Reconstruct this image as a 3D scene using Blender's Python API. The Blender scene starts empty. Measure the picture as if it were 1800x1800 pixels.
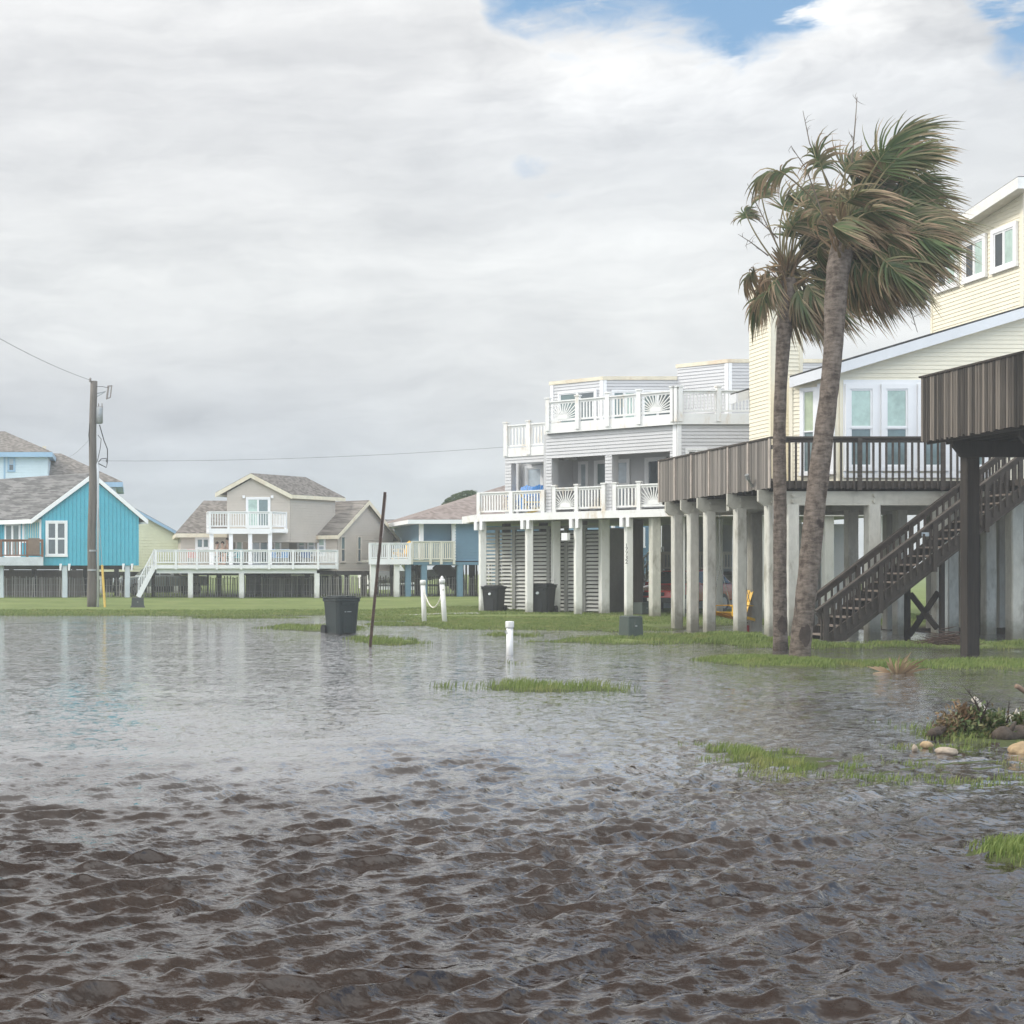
import bpy, bmesh, math, random
import numpy as np
from mathutils import Vector
random.seed(7)
RNG = np.random.default_rng(11)
SC = bpy.context.scene
COL = SC.collection
R = math.radians
# ---- survey of the place: focal length, eye height and eye direction used to turn sight lines into metres
FL, CX, CY, EYE = 2530.0, 240.0, 1002.0, 1.8
def sx(px, Y): return (px-CX)*Y/FL
def sz(py, Y): return EYE-(py-CY)*Y/FL

# ------------------------------------------------------------------ camera
cam = bpy.data.cameras.new('camera'); camo = bpy.data.objects.new('camera', cam); COL.objects.link(camo)
camo.location = (0, 0, EYE); camo.rotation_euler = (R(90), 0, 0)
cam.sensor_width = 36; cam.lens = 36*FL/1800
cam.shift_x = (900-CX)/1800; cam.shift_y = (CY-900)/1800
cam.clip_start = 0.1; cam.clip_end = 6000
SC.camera = camo

# ------------------------------------------------------------------ noise on the ground plane
def _hash(ix, iy, s):
    n = (ix.astype(np.int64)*374761393 + iy.astype(np.int64)*668265263 + s*974711) & 0x7fffffff
    n = (n ^ (n >> 13))*1274126177 & 0x7fffffff
    return ((n ^ (n >> 16)) & 0xffff)/65535.0
def vnoise(x, y, s=0):
    x = np.asarray(x, float); y = np.asarray(y, float)
    ix = np.floor(x); iy = np.floor(y); fx = x-ix; fy = y-iy
    fx = fx*fx*(3-2*fx); fy = fy*fy*(3-2*fy)
    a = _hash(ix, iy, s); b = _hash(ix+1, iy, s); c = _hash(ix, iy+1, s); d = _hash(ix+1, iy+1, s)
    return (a*(1-fx)+b*fx)*(1-fy)+(c*(1-fx)+d*fx)*fy
def fbm(x, y, s=0, o=4):
    t = 0; a = .5
    for k in range(o):
        t = t+a*vnoise(np.asarray(x)*2**k, np.asarray(y)*2**k, s+k*17); a *= .5
    return t

# ------------------------------------------------------------------ terrain: (west, east, far, near sight lines, height)
FEATS = [(446,650,1099,1111,.07),(600,730,1085,1092,.07),(636,775,1096,1101.5,.06),(606,752,1121,1136,.05),
 (300,540,1085,1088,.04),(975,1235,1121,1135,.07),(830,960,1114,1121,.035),(1212,1418,1118,1142,.17),
 (1415,2100,1127,1143,.10),(1222,1490,1155,1176,.075),(1420,2200,1160,1182,.06),(1430,2300,1085,1124,.13),
 (765,1150,1200,1219,.045),(868,925,1161,1170,.02),(1240,1510,1312,1362,.022),(1420,2000,1316,1374,.004),
 (1715,2000,1476,1532,.07),(1610,1950,1268,1326,.032),(1060,1240,1114,1124,.03),(880,1000,1124,1132,.015)]
ELL = []
for a, b, f, n, h in FEATS:
    yf = FL*EYE/(f-CY); yn = FL*EYE/(n-CY); yc = (yf+yn)/2
    ELL.append(((sx(a, yc)+sx(b, yc))/2, yc, (sx(b, yc)-sx(a, yc))/2, (yf-yn)/2, h))
def ground(x, y):
    x = np.asarray(x, float); y = np.asarray(y, float)
    px = CX+FL*x/np.maximum(y, 3)
    shore = np.interp(px, [-400,560,640,700,780,1180,1300,1450,2400], [56.3,56.2,55,52,43.5,42.2,46.5,47,46])
    d = y-shore+(fbm(x*.5, y*.5, 3)-.5)*2.2
    z = np.where(d > 0, .012*d, .02*d)
    z = np.clip(z, -.22, .32)
    z = z+(fbm(x*.35, y*.35, 9)-.47)*.05*np.clip((d+2)/6, 0, 1)
    # deepening towards the open flood
    for cx, cy, rx, ry, h in ELL:
        q = ((x-cx)/rx)**2+((y-cy)/ry)**2
        e = h*(.95-q)-.012+(fbm(x*1.5, y*1.5, 21)-.47)*h*1.6
        e = np.maximum(e, -.22)
        z = np.maximum(z, np.where(q < 4, e, -.22))
    z = np.where(y > 90, z+np.clip((y-90)*.004, 0, .5), z)
    return z
def gz(x, y): return float(ground(np.array([x]), np.array([y]))[0])

# ------------------------------------------------------------------ object helpers
def loc_of(o):
    v = Vector((0, 0, 0))
    while o is not None: v = v+o.location; o = o.parent
    return v
def tag(o, label=None, cat=None, group=None, kind=None):
    if label: o['label'] = label
    if cat: o['category'] = cat
    if group: o['group'] = group
    if kind: o['kind'] = kind
    return o
def thing(name, label, cat, loc=(0, 0, 0), group=None):
    o = bpy.data.objects.new(name, None); COL.objects.link(o); o.location = loc; o.empty_display_size = .2
    return tag(o, label, cat, group)
class MB:
    def __init__(s): s.v = []; s.f = []; s.m = []; s.c = None
    def add(s, vs, fs, m=0):
        b = len(s.v); s.v += [tuple(v) for v in vs]
        for f in fs: s.f.append(tuple(b+i for i in f)); s.m.append(m)
    def hexa(s, p, m=0):   # p: 4 bottom, 4 top
        s.add(p, [(3,2,1,0),(4,5,6,7),(0,1,5,4),(1,2,6,5),(2,3,7,6),(3,0,4,7)], m)
    def box(s, x0, x1, y0, y1, z0, z1, m=0):
        s.hexa([(x0,y0,z0),(x1,y0,z0),(x1,y1,z0),(x0,y1,z0),(x0,y0,z1),(x1,y0,z1),(x1,y1,z1),(x0,y1,z1)], m)
    def lbox(s, L, s0, s1, z0, z1, d0, d1, m=0, top2=None):  # box on a wall line, d along its outward normal
        a = L.p(s0, d0); b = L.p(s1, d0); c = L.p(s1, d1); d = L.p(s0, d1)
        z1b = z1 if top2 is None else top2
        s.hexa([(*a,z0),(*b,z0),(*c,z0),(*d,z0),(*a,z1),(*b,z1b),(*c,z1b),(*d,z1)], m)
    def beam(s, p, q, w, h, m=0, up=(0,0,1)):
        p = Vector(p); q = Vector(q); d = (q-p).normalized(); u = Vector(up)
        if abs(d.dot(u)) > .98: u = Vector((0,1,0))
        r = d.cross(u).normalized(); u = r.cross(d).normalized(); r = r*(w/2); u = u*(h/2)
        s.hexa([p-r-u, p+r-u, q+r-u, q-r-u, p-r+u, p+r+u, q+r+u, q-r+u], m)
    def prism(s, pts, z0, z1, m=0):
        n = len(pts); t = (lambda x, y: z1) if not callable(z1) else z1
        z = (lambda x, y: z0) if not callable(z0) else z0
        vs = [(x,y,z(x,y)) for x,y in pts]+[(x,y,t(x,y)) for x,y in pts]
        s.add(vs, [tuple(range(n-1,-1,-1)), tuple(range(n,2*n))]+[(i,(i+1)%n,n+(i+1)%n,n+i) for i in range(n)], m)
    def extr(s, pts, vec, m=0):   # any planar polygon pushed along a vector
        n = len(pts); vec = Vector(vec); vs = [Vector(p) for p in pts]; vs += [p+vec for p in vs]
        s.add(vs, [tuple(range(n-1,-1,-1)), tuple(range(n,2*n))]+[(i,(i+1)%n,n+(i+1)%n,n+i) for i in range(n)], m)
    def tube(s, pts, rad, n=8, m=0, cap=True):
        pts = [Vector(p) for p in pts]; k = len(pts)
        if not hasattr(rad, '__len__'): rad = [rad]*k
        b = len(s.v); ref = None
        for i, p in enumerate(pts):
            d = (pts[min(i+1,k-1)]-pts[max(i-1,0)]).normalized()
            if ref is None:
                ref = Vector((0,0,1)) if abs(d.z) < .9 else Vector((1,0,0))
            r = (ref-d*ref.dot(d)).normalized(); ref = r; q = d.cross(r)
            for j in range(n):
                a = 2*math.pi*j/n; s.v.append(tuple(p+(r*math.cos(a)+q*math.sin(a))*rad[i]))
        for i in range(k-1):
            for j in range(n):
                s.f.append((b+i*n+j, b+i*n+(j+1)%n, b+(i+1)*n+(j+1)%n, b+(i+1)*n+j)); s.m.append(m)
        if cap:
            s.f.append(tuple(b+j for j in range(n-1,-1,-1))); s.m.append(m)
            s.f.append(tuple(b+(k-1)*n+j for j in range(n))); s.m.append(m)
    def lathe(s, c, prof, n=20, m=0):   # prof: (radius, z)
        s.tube([(c[0],c[1],c[2]+z) for r,z in prof], [max(r,1e-4) for r,z in prof], n, m)
    def build(s, name, mats, parent=None, smooth=False, bevel=0):
        me = bpy.data.meshes.new(name)
        off = loc_of(parent) if parent is not None else Vector((0,0,0))
        base = Vector((0,0,0))
        vs = np.array(s.v, float).reshape(-1,3)
        if parent is None and len(vs):
            base = Vector(((vs[:,0].min()+vs[:,0].max())/2, (vs[:,1].min()+vs[:,1].max())/2, vs[:,2].min()))
        vs = vs-np.array(off)-np.array(base)
        me.from_pydata(vs.tolist(), [], s.f)
        if not isinstance(mats, (list, tuple)): mats = [mats]
        for m in mats: me.materials.append(m)
        if len(mats) > 1: me.polygons.foreach_set('material_index', s.m)
        if smooth: me.polygons.foreach_set('use_smooth', [True]*len(s.f))
        me.validate()
        if s.c is not None:
            at = me.color_attributes.new('dry', 'FLOAT_COLOR', 'POINT'); at.data.foreach_set('color', np.array(s.c, np.float32).ravel())
        me.update()
        o = bpy.data.objects.new(name, me); COL.objects.link(o)
        if parent is not None: o.parent = parent
        else: o.location = base
        bm = bmesh.new(); bm.from_mesh(me); bmesh.ops.recalc_face_normals(bm, faces=bm.faces); bm.to_mesh(me); bm.free()
        if bevel:
            b = o.modifiers.new('bevel', 'BEVEL'); b.width = bevel; b.segments = 2; b.limit_method = 'ANGLE'
        return o
class Line:   # a wall line on the plan; outward normal looks towards the viewer unless flipped
    def __init__(s, p, u, flip=False):
        s.o = Vector(p[:2]); s.u = Vector(u[:2]).normalized(); s.n = Vector((s.u.y, -s.u.x))
        if s.n.dot(s.o) > 0: s.n = -s.n
        if flip: s.n = -s.n
    def p(s, a, d=0): q = s.o+s.u*a+s.n*d; return (q.x, q.y)
    def at(s, px):    # distance along the line seen in direction px
        k = (px-CX)/FL; return (k*s.o.y-s.o.x)/(s.u.x-k*s.u.y)
    def z(s, px, py): return sz(py, s.p(s.at(px))[1])
    def shift(s, d):
        L = Line(s.p(0, d), s.u); L.n = s.n.copy(); return L
def zclip(poly, z):
    r = []
    n = len(poly)
    for i in range(n):
        (a, za), (b, zb) = poly[i], poly[(i+1)%n]
        if (za-z)*(zb-z) <= 0 and abs(za-zb) > 1e-9: r.append(a+(b-a)*(z-za)/(zb-za))
    return (min(r), max(r)) if len(r) >= 2 else None
def clap(mb, L, poly, e=.12, lip=.03, m=0):   # lap siding: real overlapping boards clipped to a convex outline
    z0 = min(z for s, z in poly); z1 = max(z for s, z in poly); k = max(1, int((z1-z0)/e))
    for i in range(k+1):
        a = z0+i*e; b = min(a+e, z1)
        if b-a < .01: break
        ra = zclip(poly, a+1e-4); rb = zclip(poly, b-1e-4)
        if not ra or not rb or ra[1]-ra[0] < .03: continue
        A = L.p(ra[0], lip); B = L.p(ra[1], lip); C = L.p(rb[1], .004); D = L.p(rb[0], .004); E = L.p(ra[0], .0); F = L.p(ra[1], .0)
        mb.add([(*A,a),(*B,a),(*C,b),(*D,b),(*E,a),(*F,a)], [(0,1,2,3),(4,5,1,0)], m)
def rect(s0, s1, z0, z1): return [(s0,z0),(s1,z0),(s1,z1),(s0,z1)]

# ------------------------------------------------------------------ materials
def lin(r, g, b):
    f = lambda c: (c/255/12.92) if c/255 <= .04045 else ((c/255+.055)/1.055)**2.4
    return (f(r), f(g), f(b))
class NT:
    def __init__(s, tree): s.t = tree; s.n = tree.nodes; s.l = tree.links
    def new(s, typ, **kw):
        n = s.n.new(typ)
        for k, v in kw.items(): setattr(n, k, v)
        return n
    def put(s, sock, v):
        if isinstance(v, bpy.types.NodeSocket): s.l.new(v, sock)
        else: sock.default_value = v
    def M(s, op, a, b=None, c=None, clamp=False):
        n = s.new('ShaderNodeMath', operation=op, use_clamp=clamp); s.put(n.inputs[0], a)
        if b is not None: s.put(n.inputs[1], b)
        if c is not None: s.put(n.inputs[2], c)
        return n.outputs[0]
    def mix(s, f, a, b, blend='MIX'):
        n = s.new('ShaderNodeMix', data_type='RGBA', blend_type=blend); s.put(n.inputs[0], f)
        for i, v in ((6, a), (7, b)):
            if isinstance(v, (tuple, list)): v = (*v[:3], 1)
            s.put(n.inputs[i], v)
        return n.outputs[2]
    def noise(s, vec, scale, detail=4, rough=.55, lac=2):
        n = s.new('ShaderNodeTexNoise'); s.put(n.inputs['Vector'], vec); n.inputs['Scale'].default_value = scale
        n.inputs['Detail'].default_value = detail; n.inputs['Roughness'].default_value = rough; return n.outputs['Fac']
    def smooth(s, x, a, b):
        n = s.new('ShaderNodeMapRange', interpolation_type='SMOOTHSTEP'); s.put(n.inputs[0], x); s.put(n.inputs[1], a); s.put(n.inputs[2], b); return n.outputs[0]
    def comb(s, x, y, z):
        n = s.new('ShaderNodeCombineXYZ'); s.put(n.inputs[0], x); s.put(n.inputs[1], y); s.put(n.inputs[2], z); return n.outputs[0]
    def scale(s, vec, sc):
        n = s.new('ShaderNodeMapping'); s.put(n.inputs[0], vec); n.inputs['Scale'].default_value = sc; return n.outputs[0]
MATS = {}
def mat(name, col, rough=.6, var=.12, vs=3.0, st=(1,1,1), bump=0, bs=20, spec=.4, metal=0, stain=None, sa=0, ss=2.0, coat=0, tide=0):
    """paint, wood, cloth ...: base colour with uneven tone (var at scale vs, stretched by st), optional stains and bump"""
    if name in MATS: return MATS[name]
    m = bpy.data.materials.new(name); m.use_nodes = True; k = NT(m.node_tree); b = k.n['Principled BSDF']
    pos = k.new('ShaderNodeNewGeometry').outputs['Position']
    v = k.scale(pos, st)
    n1 = k.noise(v, vs, 5, .6)
    n2 = k.noise(v, vs*6.3, 3, .6)
    f = k.M('ADD', k.M('MULTIPLY', n1, .65), k.M('MULTIPLY', n2, .35))
    f = k.smooth(f, .3, .7)
    c = k.mix(f, tuple(x*(1-var) for x in col), tuple(min(1, x*(1+var)) for x in col))
    if stain:
        q = k.noise(k.scale(pos, (1,1,.35)), ss, 5, .65)
        c = k.mix(k.M('MULTIPLY', k.smooth(q, .52, .72), sa), c, stain)
    if tide:   # silt and algae left by the water on the foot of the post
        sp = k.new('ShaderNodeSeparateXYZ'); k.put(sp.inputs[0], pos); hh = k.M('ADD', sp.outputs[2], k.M('MULTIPLY', k.noise(pos, 5, 4, .6), -.5))
        c = k.mix(k.M('MULTIPLY', k.smooth(hh, .45, -.15), tide), c, (.12,.115,.075))
    k.put(b.inputs['Base Color'], c); b.inputs['Roughness'].default_value = rough
    b.inputs['Specular IOR Level'].default_value = spec; b.inputs['Metallic'].default_value = metal
    if coat: b.inputs['Coat Weight'].default_value = coat
    if bump:
        h = k.noise(v, bs, 4, .6); bn = k.new('ShaderNodeBump'); bn.inputs['Strength'].default_value = bump; bn.inputs['Distance'].default_value = .02
        k.put(bn.inputs['Height'], h); k.put(b.inputs['Normal'], bn.outputs[0])
    MATS[name] = m; return m
def boards(name, ca, cb, axis='y', w=.102, rough=.8):
    """weathered boards: each board its own tone, grain along its length"""
    m = bpy.data.materials.new(name); m.use_nodes = True; k = NT(m.node_tree); b = k.n['Principled BSDF']
    pos = k.new('ShaderNodeNewGeometry').outputs['Position']
    sp = k.new('ShaderNodeSeparateXYZ'); k.put(sp.inputs[0], pos)
    idx = k.M('FLOOR', k.M('DIVIDE', sp.outputs['Y' if axis == 'y' else 'X'], w))
    wn = k.new('ShaderNodeTexWhiteNoise', noise_dimensions='1D'); k.put(wn.inputs['W'], idx)
    g = k.noise(k.scale(pos, (30,30,1.2)), 1.0, 4, .6)
    f = k.M('ADD', k.M('MULTIPLY', wn.outputs['Value'], .55), k.M('MULTIPLY', g, .5))
    k.put(b.inputs['Base Color'], k.mix(k.smooth(f, .2, .9), ca, cb)); b.inputs['Roughness'].default_value = rough
    b.inputs['Specular IOR Level'].default_value = .25
    return m
def shingle(name, ca, cb):
    m = bpy.data.materials.new(name); m.use_nodes = True; k = NT(m.node_tree); b = k.n['Principled BSDF']
    pos = k.new('ShaderNodeNewGeometry').outputs['Position']
    sp = k.new('ShaderNodeSeparateXYZ'); k.put(sp.inputs[0], pos)
    row = k.M('FLOOR', k.M('MULTIPLY', sp.outputs[2], 13.0))
    ax = k.M('ADD', sp.outputs[0], k.M('MULTIPLY', sp.outputs[1], .6))
    cell = k.comb(k.M('FLOOR', k.M('MULTIPLY', k.M('ADD', ax, k.M('MULTIPLY', row, .37)), 5.5)), row, 0)
    wn = k.new('ShaderNodeTexWhiteNoise', noise_dimensions='3D'); k.put(wn.inputs['Vector'], cell)
    f = k.M('ADD', k.M('MULTIPLY', wn.outputs['Value'], .5), k.M('MULTIPLY', k.noise(pos, 2.2, 6, .7), .6))
    k.put(b.inputs['Base Color'], k.mix(k.smooth(f, .25, .85), ca, cb)); b.inputs['Roughness'].default_value = .9
    b.inputs['Specular IOR Level'].default_value = .2
    return m
def glass(name, col, rough=.06):
    return mat(name, col, rough, .25, .9, spec=.6)
WHITE = mat('white_paint', (.78,.78,.76), .45, .05, 1.2, stain=(.50,.34,.15), sa=.55, ss=1.9)
WTRIM = mat('white_trim', (.80,.80,.80), .4, .03, 1.0)
GSID = mat('pale_grey_siding', (.53,.53,.535), .5, .05, .8)
CREAM = mat('cream_siding', (.80,.745,.595), .5, .05, .7)
TANS = mat('tan_siding', (.50,.45,.39), .6, .05, .8)
TURQ = mat('turquoise_boards', (.075,.39,.50), .6, .06, .7)
PALEB = mat('pale_blue_siding', (.60,.71,.75), .6, .05, .7)
YELS = mat('pale_yellow_siding', (.70,.71,.50), .6, .05, .7)
SLATE = mat('slate_blue_siding', (.125,.225,.30), .6, .06, .7)
BTRIM = mat('light_blue_trim', (.30,.46,.60), .5, .06, 1.0)
PILE = mat('painted_pile', (.56,.55,.49), .75, .16, 2.2, (1,1,.35), .25, 18, stain=(.25,.23,.18), sa=.75, ss=2.6, tide=.75)
WPILE = mat('white_pile', (.74,.74,.71), .55, .08, 1.5, (1,1,.4), stain=(.40,.38,.30), sa=.45, ss=2.2, tide=.7)
DWOOD = mat('dark_wood', (.018,.0145,.012), .8, .4, 1.6, (6,6,.4), .3, 14)
GWOOD = mat('grey_wood', (.058,.048,.040), .85, .3, 2.0, (8,8,.6), .3, 14)
RWOOD = mat('rail_wood', (.066,.055,.046), .85, .3, 1.4, (1.5,1.5,6), .3, 14)
BWOOD = mat('brown_rail', (.20,.10,.06), .8, .2, 2.0)
SLATF = boards('fence_slats', (.15,.14,.13), (.42,.39,.36), 'x', .14)
DFENCE = boards('deck_boards', (.125,.115,.103), (.31,.28,.25), 'y', .102)
NFENCE = boards('near_deck_boards', (.035,.031,.027), (.24,.208,.175), 'y', .088)
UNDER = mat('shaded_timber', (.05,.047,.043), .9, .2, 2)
GROOF = shingle('grey_shingles', (.085,.084,.083), (.21,.205,.20))
TROOF = shingle('tan_shingles', (.12,.108,.097), (.25,.228,.207))
SROOF = shingle('salmon_shingles', (.185,.15,.135), (.29,.245,.225))
DROOF = shingle('dark_shingles', (.04,.04,.04), (.09,.088,.085))
GLD = glass('dark_glass', (.035,.045,.05)); GLB = glass('blind_glass', (.40,.52,.46), .15); GLG = glass('grey_glass', (.10,.12,.13))
GLL = glass('light_glass', (.42,.48,.52), .12); GLM = glass('muted_green_glass', (.14,.19,.19), .1)
BLACK = mat('black_plastic', (.012,.014,.015), .5, .2, 3)
GALV = mat('galvanised', (.33,.34,.34), .45, .15, 4, metal=.5)
COPING = mat('stained_coping', (.70,.64,.50), .6, .12, 1.2, stain=(.42,.20,.08), sa=.5, ss=.6)
RUST = mat('rust', (.105,.07,.055), .9, .35, 6, bump=.3, bs=40)
# ------------------------------------------------------------------ builders used by the houses
def window(root, L, px0, px1, py0, py1, style='hung', up=None, lo=None, fr=.09, trim=None, name='window', d=0, n=None):
    s0, s1 = sorted((L.at(px0), L.at(px1))); pm = (px0+px1)/2
    z0, z1 = L.z(pm, py1), L.z(pm, py0)
    return window_m(root, L, s0, s1, z0, z1, style, up, lo, fr, trim, name, d, n)
def window_m(root, L, s0, s1, z0, z1, style='hung', up=None, lo=None, fr=.09, trim=None, name='window', d=0, n=None):
    up = up or GLM; lo = lo or GLD; trim = trim or WTRIM
    f = MB(); o = d
    f.lbox(L, s0-fr, s1+fr, z1, z1+fr, o, o+.07); f.lbox(L, s0-fr-.02, s1+fr+.02, z0-fr, z0, o, o+.085)
    f.lbox(L, s0-fr, s0, z0, z1, o, o+.068); f.lbox(L, s1, s1+fr, z0, z1, o, o+.068)
    w = s1-s0; t = min(.05, w*.08); panes = []
    # sashes: the upper one stands a little prouder than the lower
    if style == 'hung':
        zm = (z0+z1)/2; panes = [(s0, s1, zm, z1, up), (s0, s1, z0, zm, lo)]
        f.lbox(L, s0, s1, zm-t*.6, zm+t*.6, o+.03, o+.062)
    elif style == 'slide':
        sm = (s0+s1)/2; panes = [(s0, sm, z0, z1, up), (sm, s1, z0, z1, lo)]
        f.lbox(L, sm-t*.6, sm+t*.6, z0, z1, o+.03, o+.062)
    elif style == 'quad':
        sm = (s0+s1)/2; zm = z0+(z1-z0)*.5
        panes = [(s0, sm, zm, z1, up), (sm, s1, zm, z1, up), (s0, sm, z0, zm, lo), (sm, s1, z0, zm, lo)]
        f.lbox(L, sm-t*1.5, sm+t*1.5, z0, z1, o+.03, o+.065)
        f.lbox(L, s0, sm-t*1.5, zm-.02, zm+.02, o+.03, o+.05); f.lbox(L, sm+t*1.5, s1, zm-.02, zm+.02, o+.03, o+.05)
    else: panes = [(s0, s1, z0, z1, up)]
    for a, b, c, e, _ in panes:
        f.lbox(L, a, a+t, c, e, o+.012, o+.045); f.lbox(L, b-t, b, c, e, o+.012, o+.045)
        f.lbox(L, a+t, b-t, c, c+t, o+.012, o+.045); f.lbox(L, a+t, b-t, e-t, e, o+.012, o+.045)
    w = f.build(name, trim, root)
    for a, b, c, e, g in panes:
        p = MB(); p.lbox(L, a+t*.5, b-t*.5, c+t*.5, e-t*.5, o-.01, o+.028); p.build('pane', g, w)
    return w
def railing(root, L, s0, s1, z0, z1, m, posts=(), gap=.13, bw=.045, th=.09, low=.1, pw=.12, pext=.0, pdrop=.25, panels=None, cap=.05, name='railing', pm=None):
    """top rail, bottom rail and balusters as one mesh; each post a child; panels: bays drawn as a fan of bars"""
    r = MB(); panels = panels or {}
    r.lbox(L, s0, s1, z1-cap, z1, -th/2-.015, th/2+.015); r.lbox(L, s0, s1, z1-cap-.08, z1-cap, -.02, .02)
    r.lbox(L, s0, s1, z0+low, z0+low+.07, -.02, .02)
    ps = sorted(posts) or [s0, s1]
    edges = sorted(set([s0]+list(ps)+[s1]))
    for i in range(len(edges)-1):
        a, b = edges[i], edges[i+1]
        if b-a < .2: continue
        kind = panels.get(i)
        if kind == 'fan':
            c = (a+b)/2; zb = z0+low+.07; zt = z1-cap-.08; w = (b-a)/2-.06
            for q in range(17):
                th_ = R(180)*q/16; dx, dz = math.cos(th_), math.sin(th_)
                t = min(w/max(abs(dx), 1e-3), (zt-zb)/max(dz, 1e-3))
                p0 = L.p(c+dx*.12, 0); p1 = L.p(c+dx*t, 0)
                r.beam((*p0, zb+dz*.1), (*p1, zb+dz*t), .03, .045, up=(L.n.x, L.n.y, 0))
            r.lbox(L, c-.2, c+.2, zb, zb+.14, -.03, .03)
        else:
            k = max(1, int(round((b-a)/gap)))
            for q in range(1, k):
                s = a+(b-a)*q/k
                r.lbox(L, s-bw/2, s+bw/2, z0+low+.071, z1-cap-.081, -.018, .018)
    o = r.build(name, m, root)
    for s in ps:
        p = MB(); p.lbox(L, s-pw/2, s+pw/2, z0-pdrop, z1+pext, -pw/2-.004, pw/2+.004)
        if pext > .02: p.lbox(L, s-pw/2-.03, s+pw/2+.03, z1+pext, z1+pext+.05, -pw/2-.03, pw/2+.03)
        p.build('post', pm or m, o)
    return o
def pile(root, x, y, ztop, w, m, bracket=0, base=None, name='pile', jit=.02):
    b = gz(x, y) if base is None else base
    p = MB(); w2 = w/2; j = lambda: random.uniform(-jit, jit)*w*2
    n = 7; vs = []; 
    for i in range(n):
        z = (b-.5)+(ztop-b+.5)*i/(n-1); a, c = j()*.5, j()*.5
        ch = w2*.82
        vs.append([(x-w2+a,y-ch+c),(x-ch+a,y-w2+c),(x+ch+a,y-w2+c),(x+w2+a,y-ch+c),(x+w2+a,y+ch+c),(x+ch+a,y+w2+c),(x-ch+a,y+w2+c),(x-w2+a,y+ch+c), z])
    V = [(q[0],q[1],r[8]) for r in vs for q in r[:8]]
    F = [(i*8+k, i*8+(k+1)%8, (i+1)*8+(k+1)%8, (i+1)*8+k) for i in range(n-1) for k in range(8)]+[tuple(range(7,-1,-1)), tuple((n-1)*8+k for k in range(8))]
    p.add(V, F); o = p.build(name, m, root)
    return o
def slab(mb, pts, t, m=0):   # a roof plane: 3-D outline, thickness straight down
    n = len(pts); vs = list(pts)+[(x,y,z-t) for x,y,z in pts]
    mb.add(vs, [tuple(range(n)), tuple(range(2*n-1,n-1,-1))]+[(i,n+i,n+(i+1)%n,(i+1)%n) for i in range(n)], m)
def hip_roof(root, x0, x1, y0, y1, ze, zr, rx0, rx1, m, fas=None, fh=.22, name='roof', t=.12):
    ym = (y0+y1)/2; r = MB()
    A, B, C, D = (x0,y0,ze),(x1,y0,ze),(x1,y1,ze),(x0,y1,ze); P, Q = (rx0,ym,zr),(rx1,ym,zr)
    r.add([A,B,C,D,P,Q,*[(q[0],q[1],q[2]-.03) for q in (A,B,C,D)]], [(0,1,5,4),(1,2,5),(2,3,4,5),(3,0,4),(9,8,7,6),(0,6,7,1),(1,7,8,2),(2,8,9,3),(3,9,6,0)])
    o = r.build(name, m, root)
    if fas:
        f = MB(); e = .03
        f.box(x0-e,x1+e,y0-e,y0+.02,ze-fh,ze-.032); f.box(x0-e,x1+e,y1-.02,y1+e,ze-fh,ze-.032)
        f.box(x0-e,x0+.02,y0+.02,y1-.02,ze-fh,ze-.032); f.box(x1-.02,x1+e,y0+.02,y1-.02,ze-fh,ze-.032)
        f.box(x0+.02,x1-.02,y0+.02,y1-.02,ze-fh+.04,ze-fh+.07)
        f.build('fascia', fas, o)
    return o
def gable_roof(root, Lp, Ap, Rp, vec, t, m, trim, over=.25, fw=.2):
    """two roof planes along vec from the front outline left eave - apex - right eave; trim boards along the front rakes"""
    v = Vector(vec); vn = v.normalized(); a, b, c = (Vector(p)-vn*over for p in (Lp, Ap, Rp)); e = v+vn*over*2
    r = MB()
    for p, q in ((a, b), (b, c)):
        pts = [p, q, q+e, p+e]; slab(r, [tuple(x) for x in pts], t)
    o = r.build('roof', m, root)
    f = MB()
    for p, q in ((a, b), (b, c)):
        p2 = p-vn*.03; q2 = q-vn*.03
        vs = [p2, q2, q2-Vector((0,0,fw)), p2-Vector((0,0,fw))]
        f.extr([x-Vector((0,0,.03)) for x in vs], vn*.026)
    f.extr([a-Vector((.025,.0,.03)), a-Vector((.025,0,fw)), a-Vector((0,0,fw)), a-Vector((0,0,.03))], e)
    f.extr([c+Vector((.025,.0,-.03)), c+Vector((.025,0,-fw)), c-Vector((0,0,fw)), c-Vector((0,0,.03))], e)
    f.build('rake_trim', trim, o)
    return o
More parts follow.
